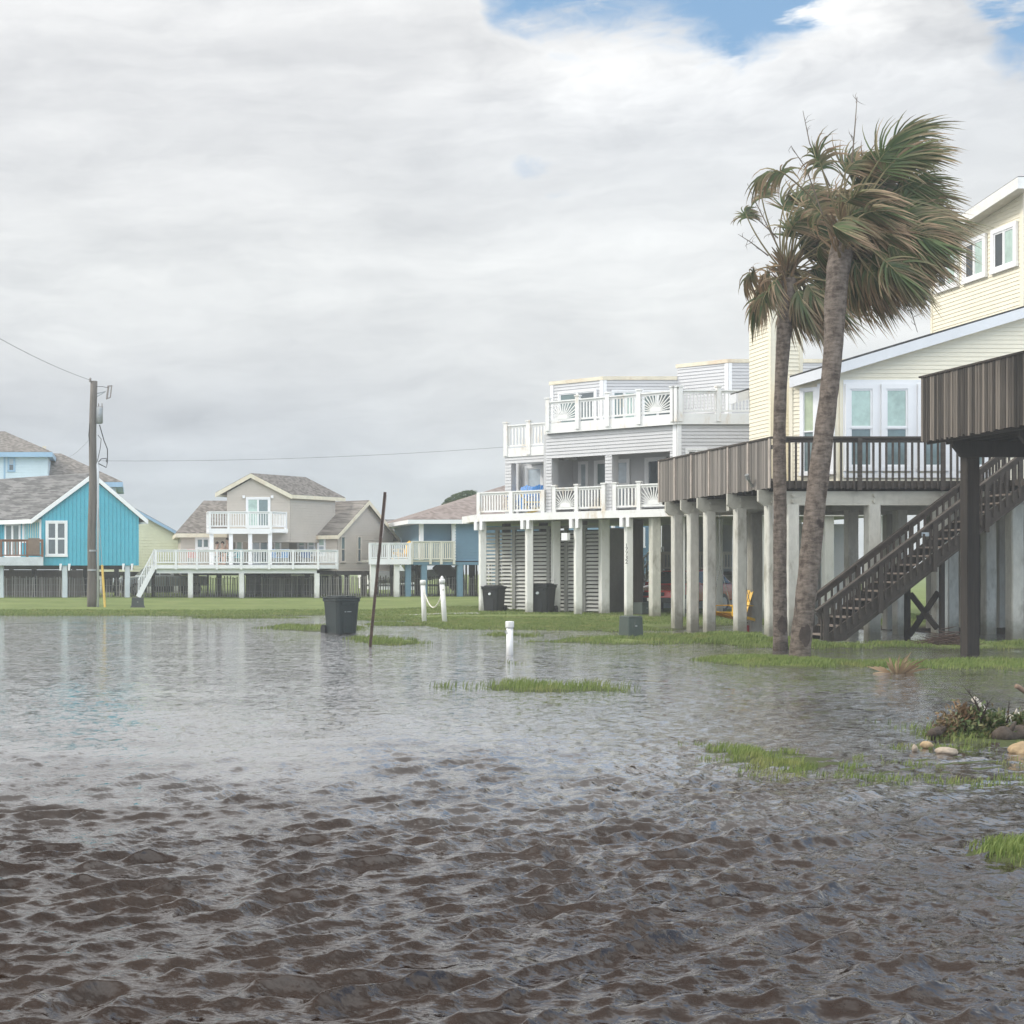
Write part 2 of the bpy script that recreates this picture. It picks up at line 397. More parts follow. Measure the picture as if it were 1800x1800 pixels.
def adirondack(label, x, y, z, rz, m, name='adirondack_chair', group=None, swing=False):
    root = thing(name, label, 'chair' if not swing else 'swing', (x,y,z), group); root.rotation_euler = (0,0,rz)
    old = root.location.copy(); root.location = (0,0,0)
    s = MB()
    for i in range(5):
        yy = -.32+i*.125; zz = .38-.028*i; s.box(-.26,.26,yy,yy+.11,zz,zz+.022)
    s.build('seat', m, root)
    b = MB()
    for i in range(5):
        x0 = -.26+i*.106; h = .98+.07*(1-abs(i-2)/2)
        b.hexa([(x0,.25,.22),(x0+.096,.25,.22),(x0+.096,.27,.22),(x0,.27,.22),(x0-.004*(2-i),.58,h),(x0+.096-.004*(2-i),.58,h),(x0+.096-.004*(2-i),.60,h),(x0-.004*(2-i),.60,h)])
    b.box(-.27,.27,.45,.475,.66,.72); b.build('backrest', m, root)
    for sg in (-1, 1):
        a = MB(); a.box(sg*.35-.065,sg*.35+.065,-.42,.42,.56,.585); a.build('armrest', m, root, bevel=.008)
        l = MB(); l.box(sg*.33-.05,sg*.33+.05,-.33,-.305,0 if not swing else .28,.558)
        l.build('leg', m, root)
        l = MB(); l.hexa([(sg*.29-.015,-.34,.30),(sg*.29+.015,-.34,.30),(sg*.29+.015,.62,.0 if not swing else .12),(sg*.29-.015,.62,.0 if not swing else .12),(sg*.29-.015,-.34,.40),(sg*.29+.015,-.34,.40),(sg*.29+.015,.62,.08 if not swing else .2),(sg*.29-.015,.62,.08 if not swing else .2)])
        l.build('leg', m, root)
    root.location = old
    return root
def skin_body(name, verts, edges, radii, m, parent, root_i=0, sub=2):
    me = bpy.data.meshes.new(name); bm = bmesh.new(); lay = bm.verts.layers.skin.verify()
    vs = [bm.verts.new(v) for v in verts]
    for v, r in zip(vs, radii):
        v[lay].radius = (r, r) if not isinstance(r, tuple) else r
    vs[root_i][lay].use_root = True
    for a, b in edges: bm.edges.new((vs[a], vs[b]))
    bm.to_mesh(me); bm.free(); me.materials.append(m)
    o = bpy.data.objects.new(name, me); COL.objects.link(o); o.parent = parent
    k = o.modifiers.new('skin', 'SKIN'); k.use_smooth_shade = True
    q = o.modifiers.new('sub', 'SUBSURF'); q.levels = sub; q.render_levels = sub
    return o
SKIN = mat('skin', (.44,.29,.22), .55, .06, 6); HAIR = mat('dark_hair', (.03,.02,.015), .6, .3, 20)
def person(label, x, y, z, rz, seated, shirt, shorts, lean=0, group='people on the tan deck', seat=.46):
    root = thing('person', label, 'person', (0,0,0), group)
    hp = seat if seated else .93
    L = lean
    V = [(0,0,hp),(0,-.02-L*.3,hp+.22),(0,-.02-L*.7,hp+.43),(0,-.03-L,hp+.55),(0,-.05-L*1.1,hp+.63)]
    E = [(0,1),(1,2),(2,3),(3,4)]; Rr = [(.15,.11),(.135,.10),(.16,.10),(.055,.055),(.055,.055)]
    # head: cranium and jaw
    V += [(0,-.06-L*1.15,hp+.70),(0,-.05-L*1.15,hp+.80),(0,-.045-L*1.15,hp+.87)]; E += [(4,5),(5,6),(6,7)]; Rr += [(.072,.085),(.083,.098),(.055,.065)]
    for s in (-1, 1):
        b = len(V)
        V += [(s*.20,-.02-L*.7,hp+.47),(s*.25,-.06-L*.6,hp+.20),(s*.19,-.27-L,hp+.12),(s*.17,-.36-L,hp+.13)]
        E += [(2,b),(b,b+1),(b+1,b+2),(b+2,b+3)]; Rr += [.06,.045,.036,.03]
        b = len(V)
        if seated: V += [(s*.10,-.06,hp),(s*.12,-.45,hp+.03),(s*.12,-.47,.06),(s*.12,-.62,.03)]
        else: V += [(s*.10,0,hp-.08),(s*.11,-.02,.50),(s*.11,.0,.08),(s*.12,-.15,.03)]
        E += [(0,b),(b,b+1),(b+1,b+2),(b+2,b+3)]; Rr += [.09,.06,.042,.035]
    body = skin_body('body', V, E, Rr, SKIN, root)
    hy, hz = -.035-L*1.15, hp+.80
    h = MB(); prof = []
    for i in range(8):
        a = R(-12+102*i/7); prof.append((.108*math.cos(a), .125*math.sin(a)))
    h.lathe((0,hy+.02,hz+.015), prof, 14); h.build('hair', HAIR, root, True)
    # face: nose and ears belong to the head, eyes and mouth are small marks on it
    f = MB(); f.add([(-.016,hy-.105,hz-.01),(.016,hy-.105,hz-.01),(0,hy-.135,hz-.015),(0,hy-.105,hz+.04)], [(0,1,2),(0,2,3),(2,1,3)])
    for s in (-1,1): f.tube([(s*.088,hy+.01,hz-.02),(s*.094,hy+.015,hz+.03)], .014, 6)
    f.build('nose_and_ears', SKIN, root, True)
    e = MB()
    for s in (-1,1): e.tube([(s*.034,hy-.112,hz+.03),(s*.034,hy-.104,hz+.03)], .01, 6)
    e.box(-.025,.025,hy-.106,hy-.098,hz-.055,hz-.047); e.build('eyes_and_mouth', HAIR, root)
    if shirt:
        VV = [V[0],V[1],V[2],(0,-.025-L*.85,hp+.5)]; EE = [(0,1),(1,2),(2,3)]; RR = [(.165,.125),(.155,.118),(.178,.118),(.08,.075)]
        skin_body('shirt', VV, EE, RR, shirt, root)
    VV = [(0,0,hp+.03)]; EE = []; RR = [(.17,.13)]
    for s in (-1,1):
        b = len(VV); VV += [(s*.10,-.06 if seated else 0,hp if seated else hp-.1),(s*.12,-.34 if seated else -.015,hp+.02 if seated else hp-.36)]
        EE += [(0,b),(b,b+1)]; RR += [.105,.09]
    skin_body('shorts', VV, EE, RR, shorts, root)
    root.location = (x,y,z); root.rotation_euler = (0,0,rz)
    return root
def vehicle(name, label, cat, x, y, rz, paint, kind):
    """profile along x (nose at -x), cross-section narrowed towards the roof"""
    root = thing(name, label, cat, (0,0,0)); HW = .92
    if kind == 'suv':
        low = [(-2.25,.42),(-2.30,.62),(-2.22,.86),(-1.15,1.06),(2.10,1.12),(2.24,.95),(2.22,.45)]
        cab = [(-1.15,1.06),(-.30,1.62),(.3,1.70),(1.45,1.66),(2.10,1.12)]
    else:
        low = [(-2.75,.48),(-2.80,.72),(-2.72,1.00),(-1.35,1.10),(.55,1.12),(.56,1.10),(2.70,1.10),(2.74,.55)]
        cab = [(-1.35,1.10),(-.72,1.72),(-.4,1.78),(.25,1.78),(.52,1.12)]
    b = MB(); n = len(low)
    for sec in (0,):
        rows = []
        for w, sc in ((-HW,.97),(-HW*1.0,1),(HW,1),(HW,.97)): pass
        pts = [(px_, -HW, pz) for px_, pz in low]; b.extr(pts, (0, 2*HW, 0))
    m = len(cab); tz = max(z for _, z in cab); bz = cab[0][1]
    def hw(z): return HW-.02-.20*max(0, (z-bz)/(tz-bz))
    vs = [(p, -hw(z), z) for p, z in cab]+[(p, hw(z), z) for p, z in cab]
    b.add(vs, [tuple(range(m-1,-1,-1)), tuple(range(m,2*m))]+[(i,(i+1)%m,m+(i+1)%m,m+i) for i in range(m)])
    o = b.build('body', paint, root, bevel=.05)
    g = MB()   # glass set just proud of the cabin
    for i in range(m-1):
        (p0,z0),(p1,z1) = cab[i], cab[i+1]
        if abs(z1-z0) > .3:
            a0 = Vector((p0*.88+p1*.12,0,z0*.88+z1*.12)); a1 = Vector((p0*.1+p1*.9,0,z0*.1+z1*.9)); nx = Vector((-(z1-z0),0,p1-p0)).normalized()
            if nx.z < 0: nx = -nx
            w0, w1 = hw(a0.z)-.09, hw(a1.z)-.07
            q = [a0+Vector((0,-w0,0)), a0+Vector((0,w0,0)), a1+Vector((0,w1,0)), a1+Vector((0,-w1,0))]
            g.extr([p-nx*.004 for p in q], nx*.016)
    g.build('windscreen', GLD, root)
    xs = [p for p, z in cab]; za, zb = bz+.07, tz-.12
    def xr(z, side):
        pts = sorted(cab[:m//2+1] if side == 0 else cab[m//2:], key=lambda q: q[1])
        return np.interp(z, [q[1] for q in pts], [q[0] for q in pts])
    for sg in (-1, 1):
        mid = (xr(za,0)+xr(za,1))/2
        for a, c in ((0, mid-.04), (mid+.04, 1)):
            x0a, x0b = (xr(za,0)+.12, xr(zb,0)+.10) if a == 0 else (a, a)
            x1a, x1b = (c, c) if c != 1 else (xr(za,1)-.12, xr(zb,1)-.10)
            sgw = MB(); e = .012
            pts = [(x0a,sg*(hw(za)-.004),za),(x1a,sg*(hw(za)-.004),za),(x1b,sg*(hw(zb)-.004),zb),(x0b,sg*(hw(zb)-.004),zb)]
            sgw.extr(pts, (0,sg*e,0)); sgw.build('side_window', GLD, root)
        h = MB(); fx = low[1][0]; h.hexa([(fx+.02,sg*.55-.2,.72),(fx+.5,sg*.78-.02,.78),(fx+.5,sg*.78+.15,.78),(fx+.1,sg*.8+.1,.72),(fx+.06,sg*.55-.2,.86),(fx+.6,sg*.78-.02,.95),(fx+.6,sg*.78+.145,.95),(fx+.2,sg*.8+.1,.88)])
        h.build('headlight', GLL, root)
        mr = MB(); mr.box(xs[0]+.25,xs[0]+.45,sg*(HW+.02),sg*(HW+.2) if sg > 0 else sg*(HW+.2)+.0,1.02,1.18) if sg > 0 else mr.box(xs[0]+.25,xs[0]+.45,-(HW+.2),-(HW+.02),1.02,1.18)
        mr.build('mirror', paint, root, bevel=.03)
        for wx in (low[0][0]+.85, low[-1][0]-.85):
            t = MB(); t.tube([(wx,sg*(HW-.2),.36),(wx,sg*(HW+.02),.36)], .36, 24); w_ = t.build('wheel', BLACK, root)
            r_ = MB(); r_.tube([(wx,sg*(HW+.0),.36),(wx,sg*(HW+.035),.36)], .22, 18); r_.build('rim', GALV, w_)
    gr = MB(); fx = low[1][0]; gr.box(fx-.03,fx+.06,-.5,.5,.66,.80); gr.box(fx-.05,fx+.1,-.85,.85,.40,.60); gr.build('bumper', BLACK, root, bevel=.02)
    pl = MB(); pl.box(fx-.062,fx-.05,-.16,.16,.46,.58); pl.build('number_plate', WHITE, root)
    if kind != 'suv':
        bed = MB(); bed.box(.75,2.6,-.75,.75,1.085,1.112); bed.build('truck_bed', BLACK, root)
    root.location = (x,y,gz(x,y)); root.rotation_euler = (0,0,rz)
    return root
# ================================================================== TURQUOISE HOUSE (gable end faces us, wing runs back to the left)
D1 = (-.70711, .70711); D2 = (.70711, .70711); D3 = (.70711, -.70711)
def ext(p, u, t): return (p[0]+u[0]*t, p[1]+u[1]*t)
def turquoise():
    Y = 80.0; xl, xr = sx(75,Y), sx(244,Y); root = thing('beach_house', 'turquoise gabled beach house on stilts behind the utility pole', 'house', (xl+2,Y+3,.3), 'stilt beach houses')
    zb = sz(994,Y); zr = sz(905,Y); za = sz(838,Y); zl = sz(893,Y); xa = sx(157,Y)
    b = MB(); poly = [(xl,Y,zb),(xr,Y,zb),(xr,Y,zr),(xa,Y,za),(xl,Y,zl)]; b.extr(poly, (D1[0]*8, D1[1]*8, 0))
    # board-and-groove cladding: narrow battens over the gable
    L = Line((xl,Y),(1,0)); w = xr-xl; n = int(w/.22)
    for i in range(n+1):
        s = w*i/n; zt = np.interp(xl+s, [xl,xa,xr], [zl,za,zr])-.06; zt = max(zt, zb+.1)
        b.lbox(L, max(0,s-.088)+.001, min(w,s+.088)-.001, zb+.002, zt, 0, .03)
    LL = Line((xl,Y), D1)
    for i in range(40): b.lbox(LL, i*.2+.05, i*.2+.14, zb+.45, zl-.4, 0, .03)
    b.build('wall', TURQ, root)
    gable_roof(root, (sx(48,Y),Y,sz(912,Y)), (xa,Y,sz(831,Y)), (sx(253,Y),Y,sz(913,Y)), (D1[0]*8.6,D1[1]*8.6,0), .14, GROOF, WTRIM, .3, .26)
    window(root, L, 84, 115, 919, 975, 'quad', GLG, GLG, .12, d=.032)
    LL2 = LL
    window(root, LL2, 43, 71, 917, 950, 'fixed', GLB, None, .12)
    dr = MB(); s0, s1 = sorted((LL2.at(9), LL2.at(37))); z0, z1 = sz(985,81.5), sz(918,81.5)
    dr.lbox(LL2, s0, s1, z0, z1, 0, .05); sm = (s0+s1)/2
    d = dr.build('door', WTRIM, root)
    for a, c in ((s0+.16, sm-.1), (sm+.1, s1-.16)):
        q = MB(); q.lbox(LL2, a, c, z0+.25, z1-.18, .03, .06); q.build('pane', GLM, d)
    # porch deck
    fz0, fz1 = sz(994,79.4), sz(979,79.4); x0, x1 = sx(-70,79.4), sx(76,79.4)
    k = MB(); k.box(x0, x1, 79.4, 79.45, fz0, fz1); k.prism([(x0,79.46),(x1-.05,79.46),(x1-.05,79.9),(xl-3.2,83.0),(x0,83.0)], fz1-.12, fz1-.04)
    k.build('deck', mat('deck_fascia',(.55,.58,.6),.6), root)
    DL = Line((x0,79.5),(1,0)); w = x1-x0
    railing(root, DL, 0, w, fz1, sz(948,79.5), BWOOD, [0, sx(2,79.5)-x0, sx(48,79.5)-x0, w-.06], .17, .05, .1, .06, .13)
    pn = MB(); pn.lbox(DL, sx(50,79.5)-x0, sx(70,79.5)-x0, fz1+.12, sz(946,79.5), .035, .07); pn.build('rail_panel', mat('panel_wood',(.20,.145,.11),.8,.15,2), root)
    for px, yy in ((2,79.9),(114,80.2),(224,80.2)):
        pile(root, sx(px,yy), yy, zb if px > 50 else fz0, .30, mat('pale_pile',(.55,.60,.62),.6,.08,2))
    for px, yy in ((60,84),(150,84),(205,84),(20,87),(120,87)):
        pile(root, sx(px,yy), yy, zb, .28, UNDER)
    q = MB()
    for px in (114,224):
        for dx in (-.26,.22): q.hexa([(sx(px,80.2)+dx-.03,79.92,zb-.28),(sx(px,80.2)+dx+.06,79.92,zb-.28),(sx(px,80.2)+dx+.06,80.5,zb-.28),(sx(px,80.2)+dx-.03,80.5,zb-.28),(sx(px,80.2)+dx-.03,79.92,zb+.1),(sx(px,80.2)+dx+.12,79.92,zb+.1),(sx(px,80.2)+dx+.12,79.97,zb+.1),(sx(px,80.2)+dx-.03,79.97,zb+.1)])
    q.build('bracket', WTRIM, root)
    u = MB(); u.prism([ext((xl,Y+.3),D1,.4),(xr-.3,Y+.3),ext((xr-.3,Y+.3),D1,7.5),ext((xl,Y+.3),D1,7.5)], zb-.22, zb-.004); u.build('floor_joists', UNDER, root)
    e = MB(); e.box(sx(-60,85),sx(158,85),85,85.1,gz(-5,85)-.1,zb-.25); e.build('storage_wall', mat('storage_boards',(.16,.13,.11),.9,.25,3,(5,5,.4)), root)
turquoise()

# ================================================================== PALE BLUE HOUSE far behind, two hipped blocks
def paleblue():
    Y = 98.0; root = thing('beach_house', 'pale blue two-block house with hipped roofs behind the turquoise gable', 'house', (sx(60,Y),Y+3,.4), 'stilt beach houses')
    x0, x1 = sx(-60,Y), sx(84,Y); L = Line((x0,Y),(1,0))
    b = MB(); b.box(x0,x1,Y,Y+8,2.6,sz(800,Y)-.0); clap(b, L, rect(0,x1-x0,sz(900,Y),sz(800,Y)), .18)
    c0, c1 = x1+.01, sx(203,Y); b.box(c0,c1,Y+1,Y+9,2.6,sz(852,Y)); b.build('wall', PALEB, root)
    hip_roof(root, sx(-66,Y), sx(92,Y), Y-.5, Y+8.5, sz(795,Y), sz(758,Y+4), sx(-60,Y+4), sx(8,Y+4), TROOF, BTRIM, .36)
    hip_roof(root, sx(40,Y), sx(215,Y), Y+.4, Y+9.6, sz(846,Y), sz(797,Y+5), sx(70,Y+5), sx(107,Y+5), TROOF, BTRIM, .36)
    t = MB(); t.lbox(L, sx(8,Y)-x0-.06, sx(8,Y)-x0+.06, sz(870,Y), sz(802,Y), .02, .05); t.build('corner_trim', BTRIM, root)
    window(root, L, 16, 24, 806, 827, 'hung', GLL, GLG, .1, BTRIM, d=.012)
    p = MB(); p.box(sx(73,Y),sx(79,Y),Y+1,Y+1.25,sz(800,Y),sz(782,Y)); p.build('chimney', COPING, root)
    for px in (-20,60,130,190): pile(root, sx(px,Y+1), Y+1.3, 2.6, .3, UNDER)
paleblue()

# ================================================================== PALE YELLOW HOUSE
def yellow():
    Y = 91.0; root = thing('beach_house', 'pale yellow house with long sloping roof between turquoise and tan houses', 'house', (sx(250,Y),Y+3,.4), 'stilt beach houses')
    L = Line((sx(160,Y),Y),(1,0)); w = sx(319,Y)-sx(160,Y); zb, ze, zt = sz(1005,Y), sz(943,Y), sz(874,Y); sa = sx(196,Y)-sx(160,Y)
    poly = [(0,zb),(w,zb),(w,ze),(sa,zt),(0,ze+.9)]
    b = MB(); b.extr([(*L.p(s),z) for s,z in poly], (0,7,0)); clap(b, L, poly, .18); b.build('wall', YELS, root)
    r = MB(); X = lambda s: L.p(s)[0]
    slab(r, [(X(sa),Y-.3,zt+.12),(X(w)+.25,Y-.3,ze+.02),(X(w)+.25,Y+7.3,ze+.02),(X(sa),Y+7.3,zt+.12)], .1); slab(r, [(X(-.4),Y-.3,ze+.75),(X(sa),Y-.3,zt+.12),(X(sa),Y+7.3,zt+.12),(X(-.4),Y+7.3,ze+.75)], .1)
    o = r.build('roof', GROOF, root)
    f = MB(); f.extr([(X(sa),Y-.33,zt+.08),(X(w)+.28,Y-.33,ze-.02),(X(w)+.28,Y-.33,ze-.22),(X(sa),Y-.33,zt-.1)], (0,.025,0)); f.build('rake_trim', BTRIM, o)
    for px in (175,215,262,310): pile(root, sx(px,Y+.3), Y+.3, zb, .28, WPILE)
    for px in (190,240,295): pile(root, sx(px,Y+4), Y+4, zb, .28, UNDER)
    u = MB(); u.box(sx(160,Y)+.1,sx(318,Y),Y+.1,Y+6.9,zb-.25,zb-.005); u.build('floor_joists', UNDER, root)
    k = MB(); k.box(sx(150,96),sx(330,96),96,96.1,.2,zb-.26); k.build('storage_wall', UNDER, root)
yellow()

# ================================================================== TAN HOUSE with white decks
TANDECK = []
def tan():
    root = thing('beach_house', 'tan two-storey beach house with white deck and balcony rails', 'house', (6,82,.3), 'stilt beach houses')
    # right wing: 45 degree body, gable wall faces right-front
    C = (sx(593,83),83.0); G = Line(C, D2); F = Line(C, D1)
    zf = 1.75; ze, za = 3.93, 5.80; gw = 5.5; fl = 7.0
    c2 = ext(C,D2,gw); b = MB()
    gp = [(0,zf),(gw,zf),(gw,ze),(gw/2,za),(0,ze)]
    b.extr([(*G.p(s),z) for s,z in gp], (D1[0]*fl,D1[1]*fl,0)); clap(b, G, gp, .15); clap(b, F, rect(0,fl,zf,ze), .15)
    b.build('wall', TANS, root)
    e0 = G.p(-.3); e1 = G.p(gw+.45); am = G.p(gw/2)
    gable_roof(root, (*e0,ze-.1), (*am,za+.12), (*e1,ze-.28), (D1[0]*fl,D1[1]*fl,0), .12, TROOF, COPING, .25, .24)
    for a, c in ((599,605),(628,633)): window(root, G, a, c, 944, 987, 'hung', GLM, GLG, .07, mat('tan_trim',(.55,.50,.44)), d=.015)
    for a, c in ((526,536),(543,553),(561,571)): window(root, F, a, c, 944, 975, 'hung', GLB, GLL, .09, d=.015)
    # upper storey
    Y = 82.0; x0, x1 = sx(399,Y), sx(510,Y); L = Line((x0,Y),(1,0)); w = x1-x0; zb, zu, zt = 3.4, sz(866,Y), sz(839,Y); sa = sx(447,Y)-x0
    zr = sz(872,Y); up = [(0,zb),(w,zb),(w,zr),(sa,zt),(0,zu)]
    b = MB(); b.extr([(*L.p(s),z) for s,z in up], (D2[0]*4.2,D2[1]*4.2,0)); clap(b, L, up, .15); R2 = Line((x1,Y), D2); clap(b, R2, rect(0,4.2,zb,zr), .15); b.build('wall', TANS, root)
    gable_roof(root, (sx(385,Y),Y,sz(866,Y)), (sx(447,Y),Y,sz(832,Y)), (sx(519,Y),Y,sz(869,Y)), (D2[0]*4.4,D2[1]*4.4,0), .12, TROOF, COPING, .3, .24)
    window(root, L, 435, 472, 877, 925, 'slide', GLB, GLM, .1, name='sliding_door', d=.015)
    lm = MB()
    for px in (428,478): lm.lbox(L, sx(px,Y)-x0-.07, sx(px,Y)-x0+.07, sz(876,Y), sz(871,Y), .02, .16)
    lm.build('wall_lamp', WTRIM, root)
    # left wing
    Yl = 83.5; a0, a1 = sx(318,Yl), sx(402,Yl); LL = Line((a0,Yl),(1,0)); zl = sz(940,Yl)
    b = MB(); b.box(a0,a1,Yl,Yl+6,zf,zl); clap(b, LL, rect(0,a1-a0,zf,zl), .15)
    Y3 = 84.6; m0, m1 = a1+.01, sx(508,Y3); b.box(m0,m1,Y3,Y3+4,zf,4.0); M = Line((m0,Y3),(1,0)); clap(b, M, rect(0,m1-m0,zf,4.0), .15)
    b.build('wall', TANS, root)
    hip_roof(root, sx(309,Yl), sx(420,Yl), Yl-.4, Yl+6.4, sz(937,Yl), sz(880,Yl+3), sx(358,Yl+3), sx(412,Yl+3), TROOF, COPING, .26)
    window(root, LL, 346, 367, 947, 963, 'slide', GLM, GLM, .09, d=.015)
    window(root, M, 416, 425, 945, 990, 'fixed', GLB, None, .08, d=.015)
    window(root, M, 443, 471, 945, 992, 'slide', GLL, GLM, .08, name='sliding_door', d=.015)
    window(root, M, 483, 492, 944, 975, 'fixed', GLB, None, .08, d=.015)
    # balcony over the middle
    B = 80.3; q0, q1 = sx(367,B), sx(478,B); zc = sz(929,B); BL = Line((q0,B),(1,0))
    k = MB(); k.box(q0,q1+.9,B+.03,Y-.02,zc-.22,zc-.02); k.box(q0-.02,q1,B-.03,B+.02,zc-.3,zc)
    k.build('balcony_floor', WTRIM, root)
    railing(root, BL, 0, q1-q0, zc, sz(899,B), WTRIM, [.06,1.1,2.2,q1-q0-.06], .14, .05, .1)
    e = Line((q1,B), D2); railing(root, e, 0, 1.25, zc, sz(899,B), WTRIM, [1.2], .14, .05, .1); ss = Line((q0,B),(0,1)); railing(root, ss, 0, 1.6, zc, sz(899,B), WTRIM, [1.55], .14, .05, .1)
    for px in (372,406,440,475):
        p = MB(); p.box(sx(px,B)-.11,sx(px,B)+.11,B+.05,B+.27,2.1,zc-.22); p.build('column', WTRIM, root)
    # main deck
    Yd = 79.0; d0, d1 = sx(272,Yd), sx(561,Yd); zd = sz(993,Yd); DL = Line((d0,Yd),(1,0)); c3 = ext((d1,Yd), D2, 1.65)
    k = MB(); k.prism([(d0,Yd+.05),(d1,Yd+.05),c3,(c3[0],84.4),(d0,84.4)], zd-.14, zd-.02); k.box(d0,d1,Yd-.02,Yd+.04,zd-.2,zd); k.beam((d1,Yd,zd-.1),(*c3,zd-.1),.06,.2)
    k.box(d0+.1,d1-.1,Yd+.2,Yd+.4,zd-.46,zd-.2); k.build('deck', WTRIM, root)
    ps = [.06]+[sx(px,Yd)-d0 for px in (309,346,381,424,473,515)]+[d1-d0-.06]
    railing(root, DL, 0, d1-d0, zd, sz(966,Yd), WTRIM, ps, .135, .05, .1)
    railing(root, Line((d1,Yd),D2), 0, 1.65, zd, sz(966,Yd), WTRIM, [1.6], .135, .05, .1)
    railing(root, Line((d0,Yd),(0,1)), 0, 5, zd, sz(966,Yd), WTRIM, [2.5,4.9], .135, .05, .1)
    for px in (335,425,558): pile(root, sx(px,Yd), Yd+.3, zd-.46, .28, WPILE)
    for px, yy in ((385,83),(470,83),(505,83),(590,83.3),(640,84),(345,86),(425,87),(540,86),(610,87),(660,87)): pile(root, sx(px,yy), yy, zf, .3, GWOOD)
    u = MB(); u.prism([C,c2,ext(c2,D1,fl),ext(C,D1,fl)], zf-.24, zf-.005); u.box(a0+.05,m1,Yl+.05,Yl+5.5,zf-.26,zf-.01); u.build('floor_joists', UNDER, root)
    e = MB(); e.box(sx(432,88.5),sx(600,88.5),88.5,88.6,.1,zf-.27); e.build('storage_wall', mat('storage_grey',(.19,.185,.175),.9,.2,2,(4,4,.4)), root)
    # white stair down to the left
    st = MB(); A = (d0,zd-.05); Bz = (sx(243,Yd), .32)
    for yy in (Yd+.1, Yd+1.3):
        st.beam((A[0],yy,A[1]),(Bz[0],yy,Bz[1]),.05,.26); st.beam((A[0],yy,A[1]+.92),(Bz[0],yy,Bz[1]+.92),.07,.06)
        for i in range(11):
            t = i/10; xx = A[0]+(Bz[0]-A[0])*t; zz = A[1]+(Bz[1]-A[1])*t; st.box(xx-.02,xx+.02,yy-.018,yy+.018,zz,zz+.9)
    for i in range(8):
        t = (i+.5)/8; xx = A[0]+(Bz[0]-A[0])*t; zz = A[1]+(Bz[1]-A[1])*t; st.box(xx-.14,xx+.14,Yd+.13,Yd+1.27,zz-.02,zz+.02)
    st.build('staircase', WTRIM, root)
    for vx, vy, vz in ((10.2,84.6,5.2),(9.0,84.2,6.9)):
        v = MB(); v.tube([(vx,vy,vz-.8),(vx,vy,vz+.1)], .06, 8); v.build('vent_pipe', GALV, root)
    TANDECK.append(zd)
tan()

# ================================================================== far grey roof between tan and slate houses
def farhouse():
    Y = 104.0; root = thing('beach_house', 'distant low house with grey hipped roof behind the tan gable', 'house', (sx(700,Y),Y+3,.5), 'stilt beach houses')
    b = MB(); b.box(sx(655,Y),sx(730,Y),Y,Y+7,.3,sz(954,Y)); b.build('wall', mat('far_white_wall',(.7,.7,.68)), root)
    hip_roof(root, sx(645,Y), sx(760,Y), Y-.6, Y+7.6, sz(949,Y), sz(913,Y+3.5), sx(672,Y+3.5), sx(694,Y+3.5), GROOF, WTRIM, .3)
    window(root, Line((sx(655,Y),Y),(1,0)), 690, 702, 958, 975, 'hung', GLM, GLD)
farhouse()

